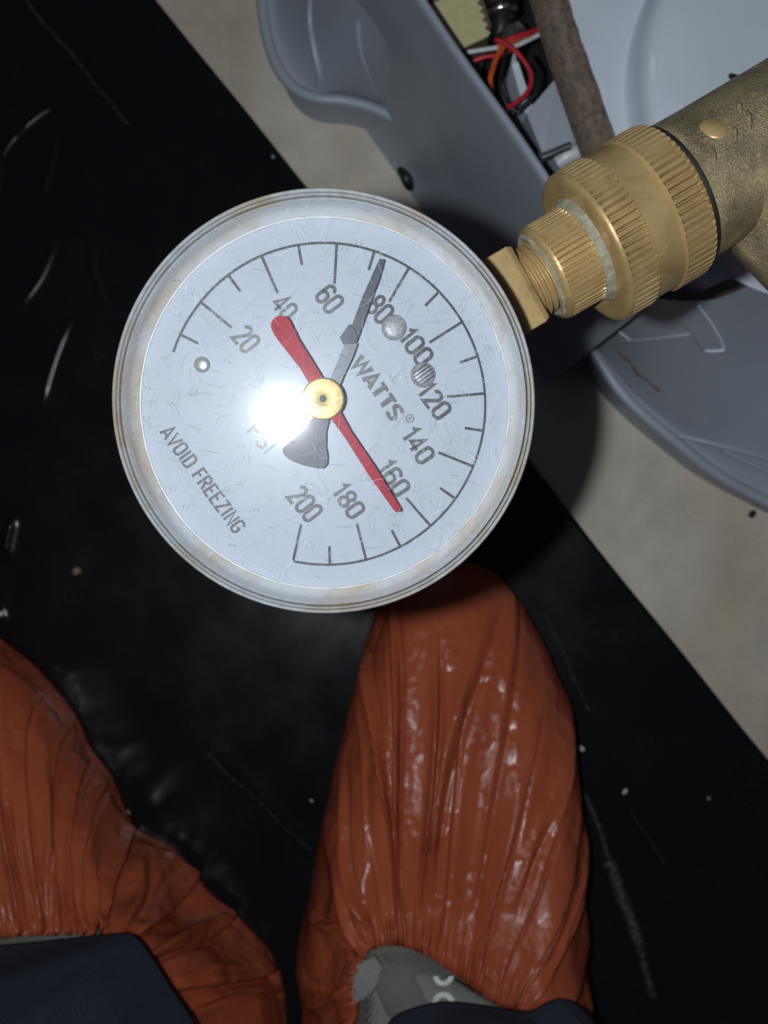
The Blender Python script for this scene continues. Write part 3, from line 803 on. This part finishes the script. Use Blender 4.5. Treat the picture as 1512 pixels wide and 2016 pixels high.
# registered mark
gx, gy = gl(807, 824)
vs = []; fs = []
for i in range(24):
    a = 2 * math.pi * i / 24
    for r in (6.6, 8.8): vs.append((gx + r * PX * math.cos(a), gy + r * PX * math.sin(a), ZP))
fs = [(2 * i, 2 * i + 1, (2 * i + 3) % 48, (2 * i + 2) % 48) for i in range(24)]
mesh_obj('registered_mark', vs, fs, M_ink, dl, False)
text('registered_letter', 'R', 807, 824, 10, 6, -53, M_ink, dl, 0.14)
# rivets
def rivet(px, py, r, h, mat, grooves=False):
    g = gl(px, py); r *= PX
    pr = [(r * 1.0, 0.0), (r * 0.98, h * 0.35), (r * 0.85, h * 0.72), (r * 0.6, h * 0.93), (r * 0.3, h * 0.99), (0.00001, h)]
    o = lathe('rivet', pr, mat, dl, 32, Matrix.Translation((g[0], g[1], 0)), angle=70)
    if grooves:
        for q in range(-2, 3):
            a = math.radians(35); dx, dy = math.cos(a), math.sin(a)
            ox, oy = -dy * q * r * 0.27, dx * q * r * 0.27
            l = r * math.sqrt(max(0, 0.72 - (q * 0.27) ** 2))
            tube('groove', [(g[0] + ox - dx * l, g[1] + oy - dy * l, h * 0.75), (g[0] + ox, g[1] + oy, h * 1.0), (g[0] + ox + dx * l, g[1] + oy + dy * l, h * 0.75)], r * 0.06, M_steeld, o, 10, 6)
M_rivet = mat_simple('rivet_metal', (0.34, 0.34, 0.35), 0.4, 0.15, 1500, 0.4, 0.4, 0.0002)
rivet(776, 645, 25, 0.0007, M_rivet); rivet(833, 738, 25, 0.0007, M_rivet, True); rivet(398, 718, 16, 0.0006, mat_simple('pale_metal', (0.55, 0.54, 0.53), 0.25, 0.5))
# pointers
HP1, HP2, HPH = 0.0022, 0.0034, 0.0046
def shape(name, pxs, h, mat, th=0.0004, parent=ga):
    return flat(name, [gl(x, y, h) for x, y in pxs], mat, parent, h, th)
def arc(cx, cy, r, a0, a1, n=10): return [(cx + r * math.cos(math.radians(a0 + (a1 - a0) * i / n)), cy - r * math.sin(math.radians(a0 + (a1 - a0) * i / n))) for i in range(n + 1)]
# pressure needle: pale foot, dark blade, spade-shaped tail
nd = shape('needle', [(651, 770), (668, 702), (684, 668), (693, 640), (713, 585), (733, 540), (747, 509), (757, 511), (748, 545), (730, 595), (714, 640), (704, 668), (690, 705), (664, 775)], HP1, M_steeld)
shape('needle_foot', [(640, 772), (650, 745), (668, 704), (680, 678), (704, 676), (694, 704), (672, 750), (662, 776)], HP1 + 0.0002, M_steel, 0.0003, nd)
shape('needle_tail', [(622, 800), (616, 822), (598, 846), (573, 869), (558, 881), (556, 888), (560, 897), (573, 907), (596, 916), (622, 922), (636, 922), (644, 914), (645, 900), (642, 878), (642, 850), (648, 826), (653, 800)], HP1 + 0.0001, M_steeld, 0.0004, nd)
shape('drag_tab', [(669, 664), (687, 638), (696, 644), (704, 664), (694, 676), (676, 678)], HP1 + 0.0008, M_steeld, 0.0006, nd)
# maximum-reading pointer, red
rp = [(656, 824), (668, 818), (716, 902), (757, 958), (789, 1001), (783, 1007), (772, 1006), (736, 952), (690, 876), (655, 826)]
shape('red_pointer', [(652, 778), (690, 848), (738, 918), (788, 1000), (789, 1006), (778, 1008), (726, 936), (679, 862), (634, 800), (622, 778), (590, 724), (555, 680), (537, 655)] + arc(553, 641, 20, 225, 20, 10) + [(588, 668), (612, 706), (634, 742)], HP2, M_redp, 0.0004)
# hub cap
hc = gl(636, 785, HPH); r = 41.5 * (HPH * -1 + DD) / F
hb = lathe('hub_cap', [(0.56 * MM, HPH - 0.0012), (0.57 * MM, HPH - 0.00003), (0.62 * MM, HPH), (r * 0.7, HPH - 0.00002), (r * 0.93, HPH - 0.0001), (r, HPH - 0.0004), (r, HPH - 0.0011), (r * 0.5, HPH - 0.0012), (r * 0.5, 0.0)], M_hub, ga, 64, Matrix.Translation((hc[0], hc[1], 0)), angle=40)
lathe('hub_hole_shade', [(0.00001, HPH - 0.0007), (0.57 * MM, HPH - 0.0007)], M_seal, hb, 24, Matrix.Translation((hc[0], hc[1], 0)))  # black disc paints the shade inside the hub's centre hole

# ------------------------------------------------------------------ brass fittings on one axis
DA = 0.152; QX = DA / F
az = math.radians(30.6)
A0 = pw(637, 793, HC - DD) - gn * 0.0152
ax = Vector((math.cos(az), math.sin(az), 0)); ax = (ax - gn * ax.dot(gn) * 1.0).normalized()
up_ = (gn - ax * gn.dot(ax)).normalized(); sd = up_.cross(ax)
AM = Matrix((sd, up_, ax)).transposed().to_4x4(); AM.translation = A0       # local z runs along the axis
LA = GI @ AM                                                                # same axis in the gauge's frame
q = QX
# hex shank and threaded nipple belong to the gauge
def hexfun(i, r, t, ph):
    return r
hexpts = []
bm = bmesh.new()
rings = []
for (r, t) in [(76, 384), (79, 388), (79, 440), (74, 450)]:
    ring = []
    for j in range(4):
        a = math.radians(45) + j * math.pi / 2
        ring.append(bm.verts.new(LA @ Vector((r * 1.414 * q * math.cos(a), r * 1.414 * q * math.sin(a), t * q))))
    rings.append(ring)
for a, b in zip(rings[:-1], rings[1:]):
    for j in range(4): bm.faces.new((a[j], a[(j + 1) % 4], b[(j + 1) % 4], b[j]))
bm.faces.new(rings[0]); bm.faces.new(rings[-1][::-1])
bmesh.ops.bevel(bm, geom=[e for e in bm.edges], offset=0.00025, segments=2, profile=0.5, affect='EDGES')
bm_obj('square_shank', bm, M_brass, ga)
lathe('stem', [(40 * q, 250 * q), (40 * q, 390 * q)], M_steeld, ga, 32, LA)
# thread as a real helix profile
th_p = []
NTH, TP = 72, 13.0
vs, fs = [], []
rows = 160
for j in range(NTH):
    ph = 2 * math.pi * j / NTH
    for i in range(rows):
        t = 450 + i * (66.0 / (rows - 1))
        c = abs(((t / TP - j / NTH) % 1.0) - 0.5) * 2
        r = 65 + 8.0 * min(1, max(0, 1.35 * c - 0.15))
        vs.append(LA @ Vector((r * q * math.cos(ph), r * q * math.sin(ph), t * q)))
for j in range(NTH):
    a, b = j * rows, ((j + 1) % NTH) * rows
    for i in range(rows - 1): fs.append((a + i, b + i, b + i + 1, a + i + 1))
auto_smooth(mesh_obj('threaded_nipple', vs, fs, M_brass, ga), 40)

def knurl(count, depth, lo, hi):
    def f(i, r, t, ph):
        if lo <= t / q <= hi and r > 0:
            x = (ph * count / (2 * math.pi)) % 1.0
            c = 1.0 if x < 0.56 else (0.0 if 0.66 < x < 0.9 else 0.5)
            return r - depth * q * (1 - c)
        return r
    return f
AD = empty('hose_adapter'); AD.matrix_world = AM
tag(AD, 'knurled brass hose swivel adapter between the gauge and the cast brass valve', 'hose adapter')
# small collar
kn1 = knurl(54, 7.0, 508, 576)
lathe('collar', [(66 * q, 497 * q), (80 * q, 495 * q), (91 * q, 496 * q), (96 * q, 500 * q), (98 * q, 505 * q), (98.0 * q, 508.5 * q), (98.5 * q, 512 * q), (99 * q, 565 * q), (99 * q, 575 * q), (99 * q, 577 * q), (100 * q, 592 * q)], M_brass, AD, 54 * 8, angle=38, rfun=kn1)
lathe('thread_tape', [(70 * q, 494 * q), (83 * q, 489 * q), (88 * q, 493 * q), (86 * q, 497 * q)], M_scale, AD, 64, rfun=lambda i, r, t, ph: r * (1 + 0.03 * math.sin(ph * 5) + 0.02 * math.sin(ph * 11 + 1)))
lathe('limescale_ring', [(98.5 * q, 577 * q), (102.5 * q, 580 * q), (106 * q, 588 * q), (110 * q, 596 * q)], M_scale, AD, 96, rfun=lambda i, r, t, ph: r * (1 + (0.012 * math.sin(ph * 7) + 0.008 * math.sin(ph * 19 + 1)) * (i > 0)))
# swivel nut with two knurled bands
def kn2(i, r, t, ph):
    tt = t / q
    if 601 <= tt <= 655 or 715.5 <= tt <= 775:
        return knurl(66, 10.5, 0, 9999)(i, r, t, ph)
    return r
lathe('swivel_nut', [(100 * q, 600 * q), (112 * q, 592 * q), (114 * q, 590 * q), (138 * q, 589 * q), (147 * q, 590 * q), (153 * q, 593 * q), (156 * q, 598 * q), (156.5 * q, 600.5 * q), (157 * q, 606 * q), (157.5 * q, 650 * q), (157 * q, 654.5 * q),
                     (153 * q, 657 * q), (152 * q, 690 * q), (152.5 * q, 712 * q), (156.5 * q, 714 * q), (158 * q, 715.2 * q), (158 * q, 720 * q), (158 * q, 770 * q), (157 * q, 774.5 * q), (155 * q, 778 * q), (148 * q, 783 * q), (118 * q, 784 * q)], M_brass, AD, 66 * 8, angle=34, rfun=kn2)
lathe('washer', [(120 * q, 783 * q), (146 * q, 783.5 * q), (147 * q, 786 * q), (147 * q, 791 * q), (120 * q, 794 * q)], M_seal, AD, 64)
for o in AD.children: pass

VB = empty('brass_valve'); VB.matrix_world = AM
tag(VB, 'rough cast brass valve body screwed to the knurled swivel nut', 'valve')
def rough(i, r, t, ph):
    return r * (1 + 0.010 * float(vnoise(ph * 6, t / q / 22, 4)) + 0.006 * float(vnoise(ph * 17, t / q / 9, 6)))
lathe('body', [(100 * q, 789 * q), (136 * q, 791 * q), (140 * q, 797 * q), (139 * q, 815 * q), (138 * q, 870 * q), (138 * q, 1000 * q), (138 * q, 1090 * q), (128 * q, 1180 * q), (100 * q, 1220 * q), (0.00001, 1222 * q)],
      M_cast, VB, 96, angle=60, rfun=rough)
# six-sided side outlet leaving across the axis
bm = bmesh.new(); rings = []
for (r, x) in [(84, -50), (110, -28), (138, 25), (138, 300), (115, 315)]:
    ring = []
    for j in range(6):
        a = j * math.pi / 3
        ring.append(bm.verts.new(Vector((-x * q, r * q * math.sin(a) * 1.34 - 4 * q, (952 + max(0, x) * 0.30 + r * math.cos(a)) * q))))
    rings.append(ring)
for a, b in zip(rings[:-1], rings[1:]):
    for j in range(6): bm.faces.new((a[j], a[(j + 1) % 6], b[(j + 1) % 6], b[j]))
bm.faces.new(rings[0]); bm.faces.new(rings[-1][::-1])
bmesh.ops.bevel(bm, geom=list(bm.edges), offset=0.0014, segments=3, profile=0.5, affect='EDGES')
auto_smooth(bm_obj('side_outlet', bm, M_cast, VB), 60)
# gate mark and raised casting marks on top of the body
def body_pt(px, py, r):
    """axis-frame point on a cylinder of radius r seen at the pixel"""
    I = AM.inverted(); o = I @ C3; d = (I.to_3x3() @ (pw(px, py, 0.1) - C3)).normalized()
    a = d.x ** 2 + d.y ** 2; b = o.x * d.x + o.y * d.y; c = o.x ** 2 + o.y ** 2 - r * r
    disc = b * b - a * c
    t = (-b - math.sqrt(max(disc, 0))) / a
    return o + d * t
g = body_pt(1405, 252, 138.5 * q); nrm = Vector((g.x, g.y, 0)).normalized()
rm = nrm.to_track_quat('Z', 'Y').to_matrix().to_4x4(); rm.translation = g - nrm * 0.0010
lathe('gate_mark', [(24 * q, 0.0), (24 * q, 0.0009), (21 * q, 0.0012), (0.00001, 0.00125)], M_brass, VB, 28, rm, rfun=lambda i, r, t, ph: r * (1 + 0.12 * math.sin(ph * 2 + 1)), angle=60)
for (x, y, l) in [(1455, 212, 15), (1474, 236, 20), (1446, 262, 13), (1404, 308, 17)]:
    g = body_pt(x, y, 138 * q); nrm = Vector((g.x, g.y, 0)).normalized()
    tx = Vector((0, 0, 1)) * 0.5 + nrm.cross(Vector((0, 0, 1)))
    tx.normalize()
    tube('casting_mark', [g - tx * l * q, g + nrm * 0.0004, g + tx * l * q], 5 * q, M_cast, VB, 12, 8, lambda t: 0.4 + math.sin(t * math.pi) * 0.5)
# inlet pipe leaving away from the gauge and down to the floor (outside the picture)
I = AM.inverted()
wq = lambda t: AM @ Vector((0, 0, t))
p0, p1 = wq(0.112), wq(0.30)
o = tube('inlet_pipe', [I @ p0, I @ (p0 * 0.5 + p1 * 0.5), I @ p1, I @ (p1 + ax * 0.02 - Vector((0, 0, 0.01))), I @ Vector((p1.x + ax.x * 0.03, p1.y + ax.y * 0.03, p1.z - 0.04)), I @ Vector((p1.x + ax.x * 0.03, p1.y + ax.y * 0.03, 0.1)), I @ Vector((p1.x + ax.x * 0.03, p1.y + ax.y * 0.03, 0.0))], 0.009, M_brass, VB, 60, 20)

# ------------------------------------------------------------------ person: trousers, shoes, shoe covers
pe = empty('person', (-0.05, -0.24, 0))
tag(pe, 'person in navy trousers standing on the black sheet, grey shoes wrapped in orange plastic covers', 'person')
PO = pe.location.copy()

def cover(name, rays, seed, nfold=24, mat=M_cover, zscale=1.0, pleat=1.0, nth=640, ns=84, drop=0.0, steps=()):
    """rays: (Ox,Oy,Fx,Fy,zo,zt,p): opening point, ground outline point, heights, squareness"""
    rr = np.random.default_rng(seed)
    ctl = []
    for (ox, oy, fx, fy, zo, zt, p) in rays:
        a = pw(ox, oy, zo); b = pw(fx, fy, 0.018)
        ctl.append((a.x, a.y, zo, b.x, b.y, zt, p))
    Q = catmull(ctl, nth, True)
    tau = np.arange(nth) / nth
    k = np.linspace(0, 1, ns); s = 1 - (1 - k) ** 1.8
    O = Q[:, None, 0:2]; Fp = Q[:, None, 3:5]
    zo = Q[:, None, 2]; zt = Q[:, None, 5]; p = Q[:, None, 6]
    S_ = s[None, :]
    XY = O + (Fp - O) * S_[:, :, None]
    Zb = (zo + (zt - zo) * S_ ** 0.8) * np.clip(1 - S_ ** p, 0, 1) ** (1 / p) * zscale
    Pn = np.concatenate([XY, Zb[:, :, None]], 2)
    # normals
    dT = np.roll(Pn, -1, 0) - np.roll(Pn, 1, 0); dS = np.gradient(Pn, axis=1)
    N = np.cross(dT, dS); N /= np.linalg.norm(N, axis=2)[:, :, None] + 1e-15
    if N[:, ns // 3, 2].mean() < 0: N = -N
    # folds running from the opening to the toe
    D = np.zeros((nth, ns)); TT = tau[:, None]
    if pleat:
        for f in range(nfold):
            c = (f + rr.uniform(-0.35, 0.35)) / nfold
            w = rr.uniform(0.003, 0.0095); amp = rr.uniform(0.0008, 0.0050) * pleat
            s0 = rr.uniform(-0.2, 0.25); s1 = rr.uniform(0.6, 1.25); sl = rr.uniform(-0.02, 0.02); b2 = rr.uniform(-0.018, 0.018)
            x = (TT - c - sl * (S_ - 0.5) - b2 * np.sin(S_ * 4 + f)) 
            x = (x + 0.5) % 1.0 - 0.5
            env = np.clip((S_ - s0) / 0.15, 0, 1) * np.clip((s1 - S_) / 0.3, 0, 1)
            rdg = np.exp(-np.abs(x / w) ** 1.25) - 0.85 * np.exp(-np.abs((x - 1.6 * w) / (0.62 * w)) ** 1.6)
            D += amp * env * rdg
        for (c, A_, s0, s1, sl, b2) in steps:      # overlapping folds: one side rides over the other
            x = TT - c - sl * (S_ - 0.5) - b2 * np.sin(S_ * 3.1)
            env = np.clip((S_ - s0) / 0.15, 0, 1) * np.clip((s1 - S_) / 0.2, 0, 1)
            D += A_ * env * np.where(x < 0, np.exp(-(x / 0.022) ** 2), -0.75 * np.exp(-(x / 0.006) ** 2)) * (1 - np.exp(-(x / 0.0012) ** 2))
        # broad undulation, gathered elastic, small crumples
        D += 0.0034 * pleat * (vnoise(TT * 13 + 0 * S_, S_ * 2.6 + 0 * TT, seed + 21) - 0.5) * 2 * np.clip(S_ * 4, 0, 1)
        D += 0.0014 * pleat * (vnoise(TT * 26 + 0 * S_, S_ * 4.2 + 0 * TT, seed) - 0.5) * 2
        D += 0.00012 * pleat * (vnoise(TT * 140 + 0 * S_, S_ * 12 + 0 * TT, seed + 3) - 0.5) * 2
        gat = np.exp(-(S_ / 0.075) ** 2)
        D += gat * 0.0018 * pleat * (np.sin(TT * 2 * math.pi * 61 + 3 * vnoise(TT * 20 + 0 * S_, S_ * 20, 2)) * 0.5 + (vnoise(TT * 95 + 0 * S_, S_ * 30 + 0 * TT, seed + 8) - 0.5) * 2)
        D *= np.clip((1 - S_) / 0.03, 0.0, 1)
    Pn = Pn + N * D[:, :, None]
    Pn[:, :, 2] = np.maximum(Pn[:, :, 2], 0.0) + 0.0022 + drop
    # rolled-in hem at the opening
    inner = Pn[:, 0, :].copy(); ctr = inner.mean(0)
    inner[:, :2] += (ctr[:2] - inner[:, :2]) * 0.03; inner[:, 2] -= 0.006
    Pn = np.concatenate([inner[:, None, :], Pn], 1); m = ns + 1
    vs = (Pn - np.array(PO)).reshape(-1, 3).tolist()
    fs = [(i * m + j, ((i + 1) % nth) * m + j, ((i + 1) % nth) * m + j + 1, i * m + j + 1) for i in range(nth) for j in range(m - 1)]
    fs.append(tuple(i * m + m - 1 for i in range(nth)))
    return mesh_obj(name, vs, fs, mat, pe)

ZO = 0.088
rightR = [(680, 2100, 600, 2150, .09, .07, 2.4), (688, 1990, 592, 2000, .09, .07, 2.4), (690, 1940, 580, 1900, .088, .068, 2.4), (696, 1900, 603, 1790, .087, .066, 2.4),
          (715, 1876, 634, 1640, .086, .066, 2.6), (740, 1860, 678, 1430, .086, .064, 2.8), (770, 1856, 726, 1245, .086, .06, 3.2), (805, 1862, 778, 1148, .086, .058, 3.6),
          (845, 1880, 880, 1105, .086, .058, 3.8), (890, 1910, 982, 1132, .086, .058, 3.6), (930, 1940, 1046, 1218, .087, .06, 3.2), (965, 1965, 1098, 1325, .088, .062, 2.8),
          (1000, 1980, 1125, 1430, .088, .064, 2.6), (1035, 1986, 1137, 1600, .088, .066, 2.4), (1062, 2000, 1144, 1790, .088, .066, 2.4), (1085, 2040, 1138, 1920, .09, .068, 2.4),
          (1098, 2120, 1140, 2080, .09, .07, 2.4), (1080, 2220, 1120, 2330, .09, .07, 2.4), (890, 2310, 890, 2440, .09, .07, 2.4), (720, 2240, 640, 2330, .09, .07, 2.4)]
leftR = [(-120, 2100, -230, 2150, .09, .07, 2.4), (-130, 1960, -250, 1900, .09, .07, 2.4), (-110, 1885, -240, 1600, .088, .066, 2.6), (-80, 1858, -190, 1380, .087, .062, 3.0),
         (-40, 1848, -120, 1275, .086, .06, 3.4), (0, 1842, -55, 1245, .086, .06, 3.4), (40, 1838, 5, 1285, .086, .06, 3.2), (80, 1836, 65, 1338, .086, .06, 3.0),
         (120, 1834, 128, 1420, .086, .062, 2.8), (150, 1834, 160, 1490, .086, .062, 2.6), (180, 1836, 203, 1550, .086, .06, 2.4), (205, 1840, 246, 1650, .086, .056, 2.2),
         (230, 1850, 330, 1700, .086, .040, 1.9), (252, 1870, 400, 1785, .086, .034, 1.8), (268, 1900, 462, 1842, .087, .034, 1.8), (280, 1950, 535, 1930, .088, .036, 1.8),
         (288, 2020, 555, 2030, .09, .036, 1.8), (280, 2130, 540, 2180, .09, .04, 1.9), (200, 2260, 350, 2400, .09, .05, 2.2), (0, 2280, 0, 2450, .09, .06, 2.4), (-100, 2200, -200, 2330, .09, .06, 2.4)]
cR = cover('shoe_cover', rightR, 5, steps=[(.505, .0028, .0, .8, .02, .01), (.565, .0030, .0, .95, .015, .012), (.615, .0032, -.1, 1.0, .01, .012), (.66, .0032, -.1, 1.1, .01, .008), (.705, .0034, -.1, 1.1, 0, .006), (.75, .003, -.1, 1.1, 0, 0), (.43, .002, .0, .7, .01, -.01), (.27, -.0026, -.1, 1.1, 0, 0), (.33, -.0024, -.1, 1.0, -.01, 0)]); cR['label'] = 'orange plastic cover with the grey shoe tongue showing'
cL = cover('shoe_cover', leftR, 11, steps=[(.30, .0024, -.1, .95, .0, .006), (.345, .0026, -.1, 1.0, 0, .008), (.39, .0028, -.1, 1.05, 0, .006), (.44, .0034, -.1, 1.1, .0, .0), (.525, .0060, -.1, 1.2, 0, 0), (.60, .0034, .1, 1.2, 0, .01), (.66, .0034, .1, 1.2, 0, .01), (.72, .003, .1, 1.2, 0, .0)]); cL['label'] = 'orange plastic cover spread wide on the sheet'

def shoe(rays, ctr, ztop, inset, ztoe):
    """shoe upper filling the cover: same footprint drawn in, collar tight round the ankle"""
    r2 = []
    for (ox, oy, fx, fy, zo, zt, p) in rays:
        a = pw(ox, oy, 0.09); b = pw(fx, fy, 0.018)
        r2.append((ox, oy, fx, fy))
    nth, ns = 120, 36
    ctl = []
    for (ox, oy, fx, fy) in r2:
        a = pw(ox, oy, ztop); b = pw(fx, fy, 0.018); c = pw(*ctr, ztop)
        inn = a + (c - a) * 0.62
        fx_, fy_ = b.x + (a.x - b.x) * inset, b.y + (a.y - b.y) * inset
        ctl.append((inn.x, inn.y, a.x, a.y, fx_, fy_))
    Q = catmull(ctl, nth, True); vs = []
    for i in range(nth):
        I_, A_, F_ = Q[i, 0:2], Q[i, 2:4], Q[i, 4:6]
        for j in range(ns):
            f = j / (ns - 1)
            if f < 0.4:
                u = f / 0.4; xy = I_ + (A_ - I_) * u; z = ztop + 0.010 - 0.030 * u ** 1.2
            else:
                u = (f - 0.4) / 0.6; xy = A_ + (F_ - A_) * u; z = (ztop - 0.020 + (ztoe - ztop + 0.020) * u ** 0.8) * max(0, 1 - u ** 4) ** 0.25
            vs.append((xy[0] - PO.x, xy[1] - PO.y, z + 0.003 - PO.z))
    fs = [(i * ns + j, ((i + 1) % nth) * ns + j, ((i + 1) % nth) * ns + j + 1, i * ns + j + 1) for i in range(nth) for j in range(ns - 1)]
    fs.append(tuple(i * ns + ns - 1 for i in range(nth)))
    return mesh_obj('shoe', vs, fs, M_shoe, pe)
sR = shoe(rightR, (880, 2120), 0.092, 0.16, 0.044); sL = shoe([(ox, oy, (fx if i < 9 or i > 18 else ox + (fx - ox) * 0.22), (fy if i < 9 or i > 18 else oy + (fy - oy) * 0.22), a, b, c) for i, (ox, oy, fx, fy, a, b, c) in enumerate(leftR)], (80, 2080), 0.081, 0.34, 0.032)
sL['label'] = 'grey fabric shoe almost hidden under the trouser hem'
sR['label'] = 'grey fabric shoe with white tongue print'
# tongue on the right shoe
def shoe_plate(name, pts, mat, parent, th=0.0015, bev=True):
    vs = [Vector(p) - PO for p in pts]; n = len(vs)
    vs += [v - Vector((0, 0, th)) for v in vs]
    return mesh_obj(name, vs, [tuple(range(n)), tuple(range(2 * n - 1, n - 1, -1))] + [(i, i + n, (i + 1) % n + n, (i + 1) % n) for i in range(n)], mat, parent, False)
def tz(y): return 0.0855 + (y - 1860) * 0.00009          # tongue rises towards the ankle
tg = []
rowsT = 14; colsT = 12
vs = []
for i in range(rowsT):
    f = i / (rowsT - 1); y = 1864 + 190 * f
    x0 = 728 - 10 * f; x1 = 800 + 190 * min(1, f * 1.6) 
    for j in range(colsT):
        u = j / (colsT - 1); x = x0 + (x1 - x0) * u
        vs.append(pw(x, y, tz(y) - 0.006 * (2 * u - 1) ** 2 - 0.004 * (1 - f) ** 3) - PO)
fs = [(i * colsT + j, (i + 1) * colsT + j, (i + 1) * colsT + j + 1, i * colsT + j + 1) for i in range(rowsT - 1) for j in range(colsT - 1)]
tong = mesh_obj('tongue', vs, fs, M_shoe2, sR)
so = tong.modifiers.new('thickness', 'SOLIDIFY'); so.thickness = 0.003; so.offset = -1
for yy in (1884, 1893):
    tube('seam', [pw(742, yy, tz(yy) - 0.0055) - PO, pw(790, yy - 2, tz(yy) - 0.0015) - PO, pw(850, yy + 3, tz(yy) - 0.0045) - PO], 0.0009, M_shoe, sR, 16, 6)
# side flap of the shoe
shoe_plate('eyelet_flap', [pw(692, 1975, .0895), pw(690, 1930, .088), pw(704, 1898, .0865), pw(738, 1884, .0862), pw(752, 1905, .0885), pw(742, 1940, .0905), pw(716, 1968, .091)], M_shoe2, sR, 0.003)
# white rings printed on the tongue
def ring_print(cx, cy, r0, r1, a0, a1):
    vs = []
    n = 26
    for i in range(n + 1):
        a = math.radians(a0 + (a1 - a0) * i / n)
        for r in (r0, r1):
            x, y = cx + r * math.cos(a), cy - r * math.sin(a) * 0.95
            v = pw(x, y, tz(y) + 0.0006) - PO; vs.append(v)
    return mesh_obj('printed_ring', vs, [(2 * i, 2 * i + 1, 2 * i + 3, 2 * i + 2) for i in range(n)], M_logo, sR, False)
ring_print(873, 1922, 10, 20, 180, 360)
ring_print(873, 1974, 11, 22, 0, 180)

# trousers: two legs from hem to hip, one garment
def leg_loop(pts, z, n=96):
    return catmull([tuple(pw(x, y, z)) for x, y in pts], n, True)
hemL = [(-250, 1900), (-100, 1868), (0, 1860), (130, 1847), (235, 1836), (268, 1842), (300, 1882), (342, 1948), (385, 2016), (410, 2100), (400, 2250), (250, 2420), (0, 2450), (-200, 2350), (-280, 2100)]
hemR = [(745, 2060), (765, 2012), (800, 1988), (870, 1971), (940, 1976), (1000, 1986), (1045, 1989), (1075, 1973), (1105, 1965), (1140, 1979), (1175, 2022), (1195, 2110), (1150, 2280), (950, 2400), (780, 2300), (735, 2150)]
vs, fs = [], []
hem_loops = []
n = 96
for hem, cx in ((hemL, -0.150), (hemR, 0.045)):
    H = leg_loop(hem, 0.102, n); c0 = H.mean(0)
    base = len(vs); rings = 0
    ang_ = np.arctan2(H[:, 1] - c0[1], H[:, 0] - c0[0])
    ZL = [(0.110, None, 0), (0.102, None, 0), (0.1035, None, 1)] + [(0.1035 + 0.008 * q_, min(1.0, (0.008 * q_) / 0.16), 0) for q_ in range(1, 28)] + [(0.42, 1.0, 0), (0.55, 1.0, 0), (0.66, 1.0, 0), (0.78, 1.0, 0)]
    for z, rr_, cy in ZL:
        cxy = np.array([cx * (1 - max(0, z - 0.4) * 0.5), c0[1] - 0.05 * max(0, z - 0.1)])
        rad = 0.070 + 0.03 * max(0, (z - 0.4) / 0.4)
        f = rr_ if rr_ is not None else 0.0
        for i in range(n):
            circ = cxy + rad * np.array([math.cos(ang_[i]), math.sin(ang_[i])])
            p = H[i, :2] * (1 - f) + circ * f
            if rr_ is None and cy == 0 and z > 0.105: p = p + (c0[:2] - p) * 0.06
            ii = min(i, n - i); wob = (0.011 * (float(vnoise(ii * 0.17 + z * 9, z * 11, 3)) - 0.5) + 0.004 * (float(vnoise(ii * 0.4, z * 45, 5)) - 0.5)) * min(1, max(0, (z - 0.104) / 0.03))
            d = p - cxy; p = p + d / (np.linalg.norm(d) + 1e-9) * wob
            vs.append((p[0] - PO.x, p[1] - PO.y, z))
        rings += 1
    for r_ in range(rings - 1):
        for i in range(n):
            a = base + r_ * n; fs.append((a + i, a + (i + 1) % n, a + n + (i + 1) % n, a + n + i))
    hem_loops.append([np.array(vs[base + 4 * n + i]) for i in range(n)])
# seat joining the legs
base = len(vs); rings = 0
for z, rx, ry in [(0.70, 0.02, 0.02), (0.705, 0.13, 0.08), (0.74, 0.185, 0.115), (0.80, 0.19, 0.125), (0.90, 0.175, 0.115), (0.98, 0.16, 0.105)]:
    for i in range(n):
        a = 2 * math.pi * i / n; vs.append((-0.05 + rx * math.cos(a) - PO.x, -0.31 + ry * math.sin(a) - PO.y, z))
    rings += 1
for r_ in range(rings - 1):
    for i in range(n):
        a = base + r_ * n; fs.append((a + i, a + (i + 1) % n, a + n + (i + 1) % n, a + n + i))
fs.append(tuple(base + (rings - 1) * n + i for i in range(n)))
tr = mesh_obj('trousers', vs, fs, M_navy, pe)
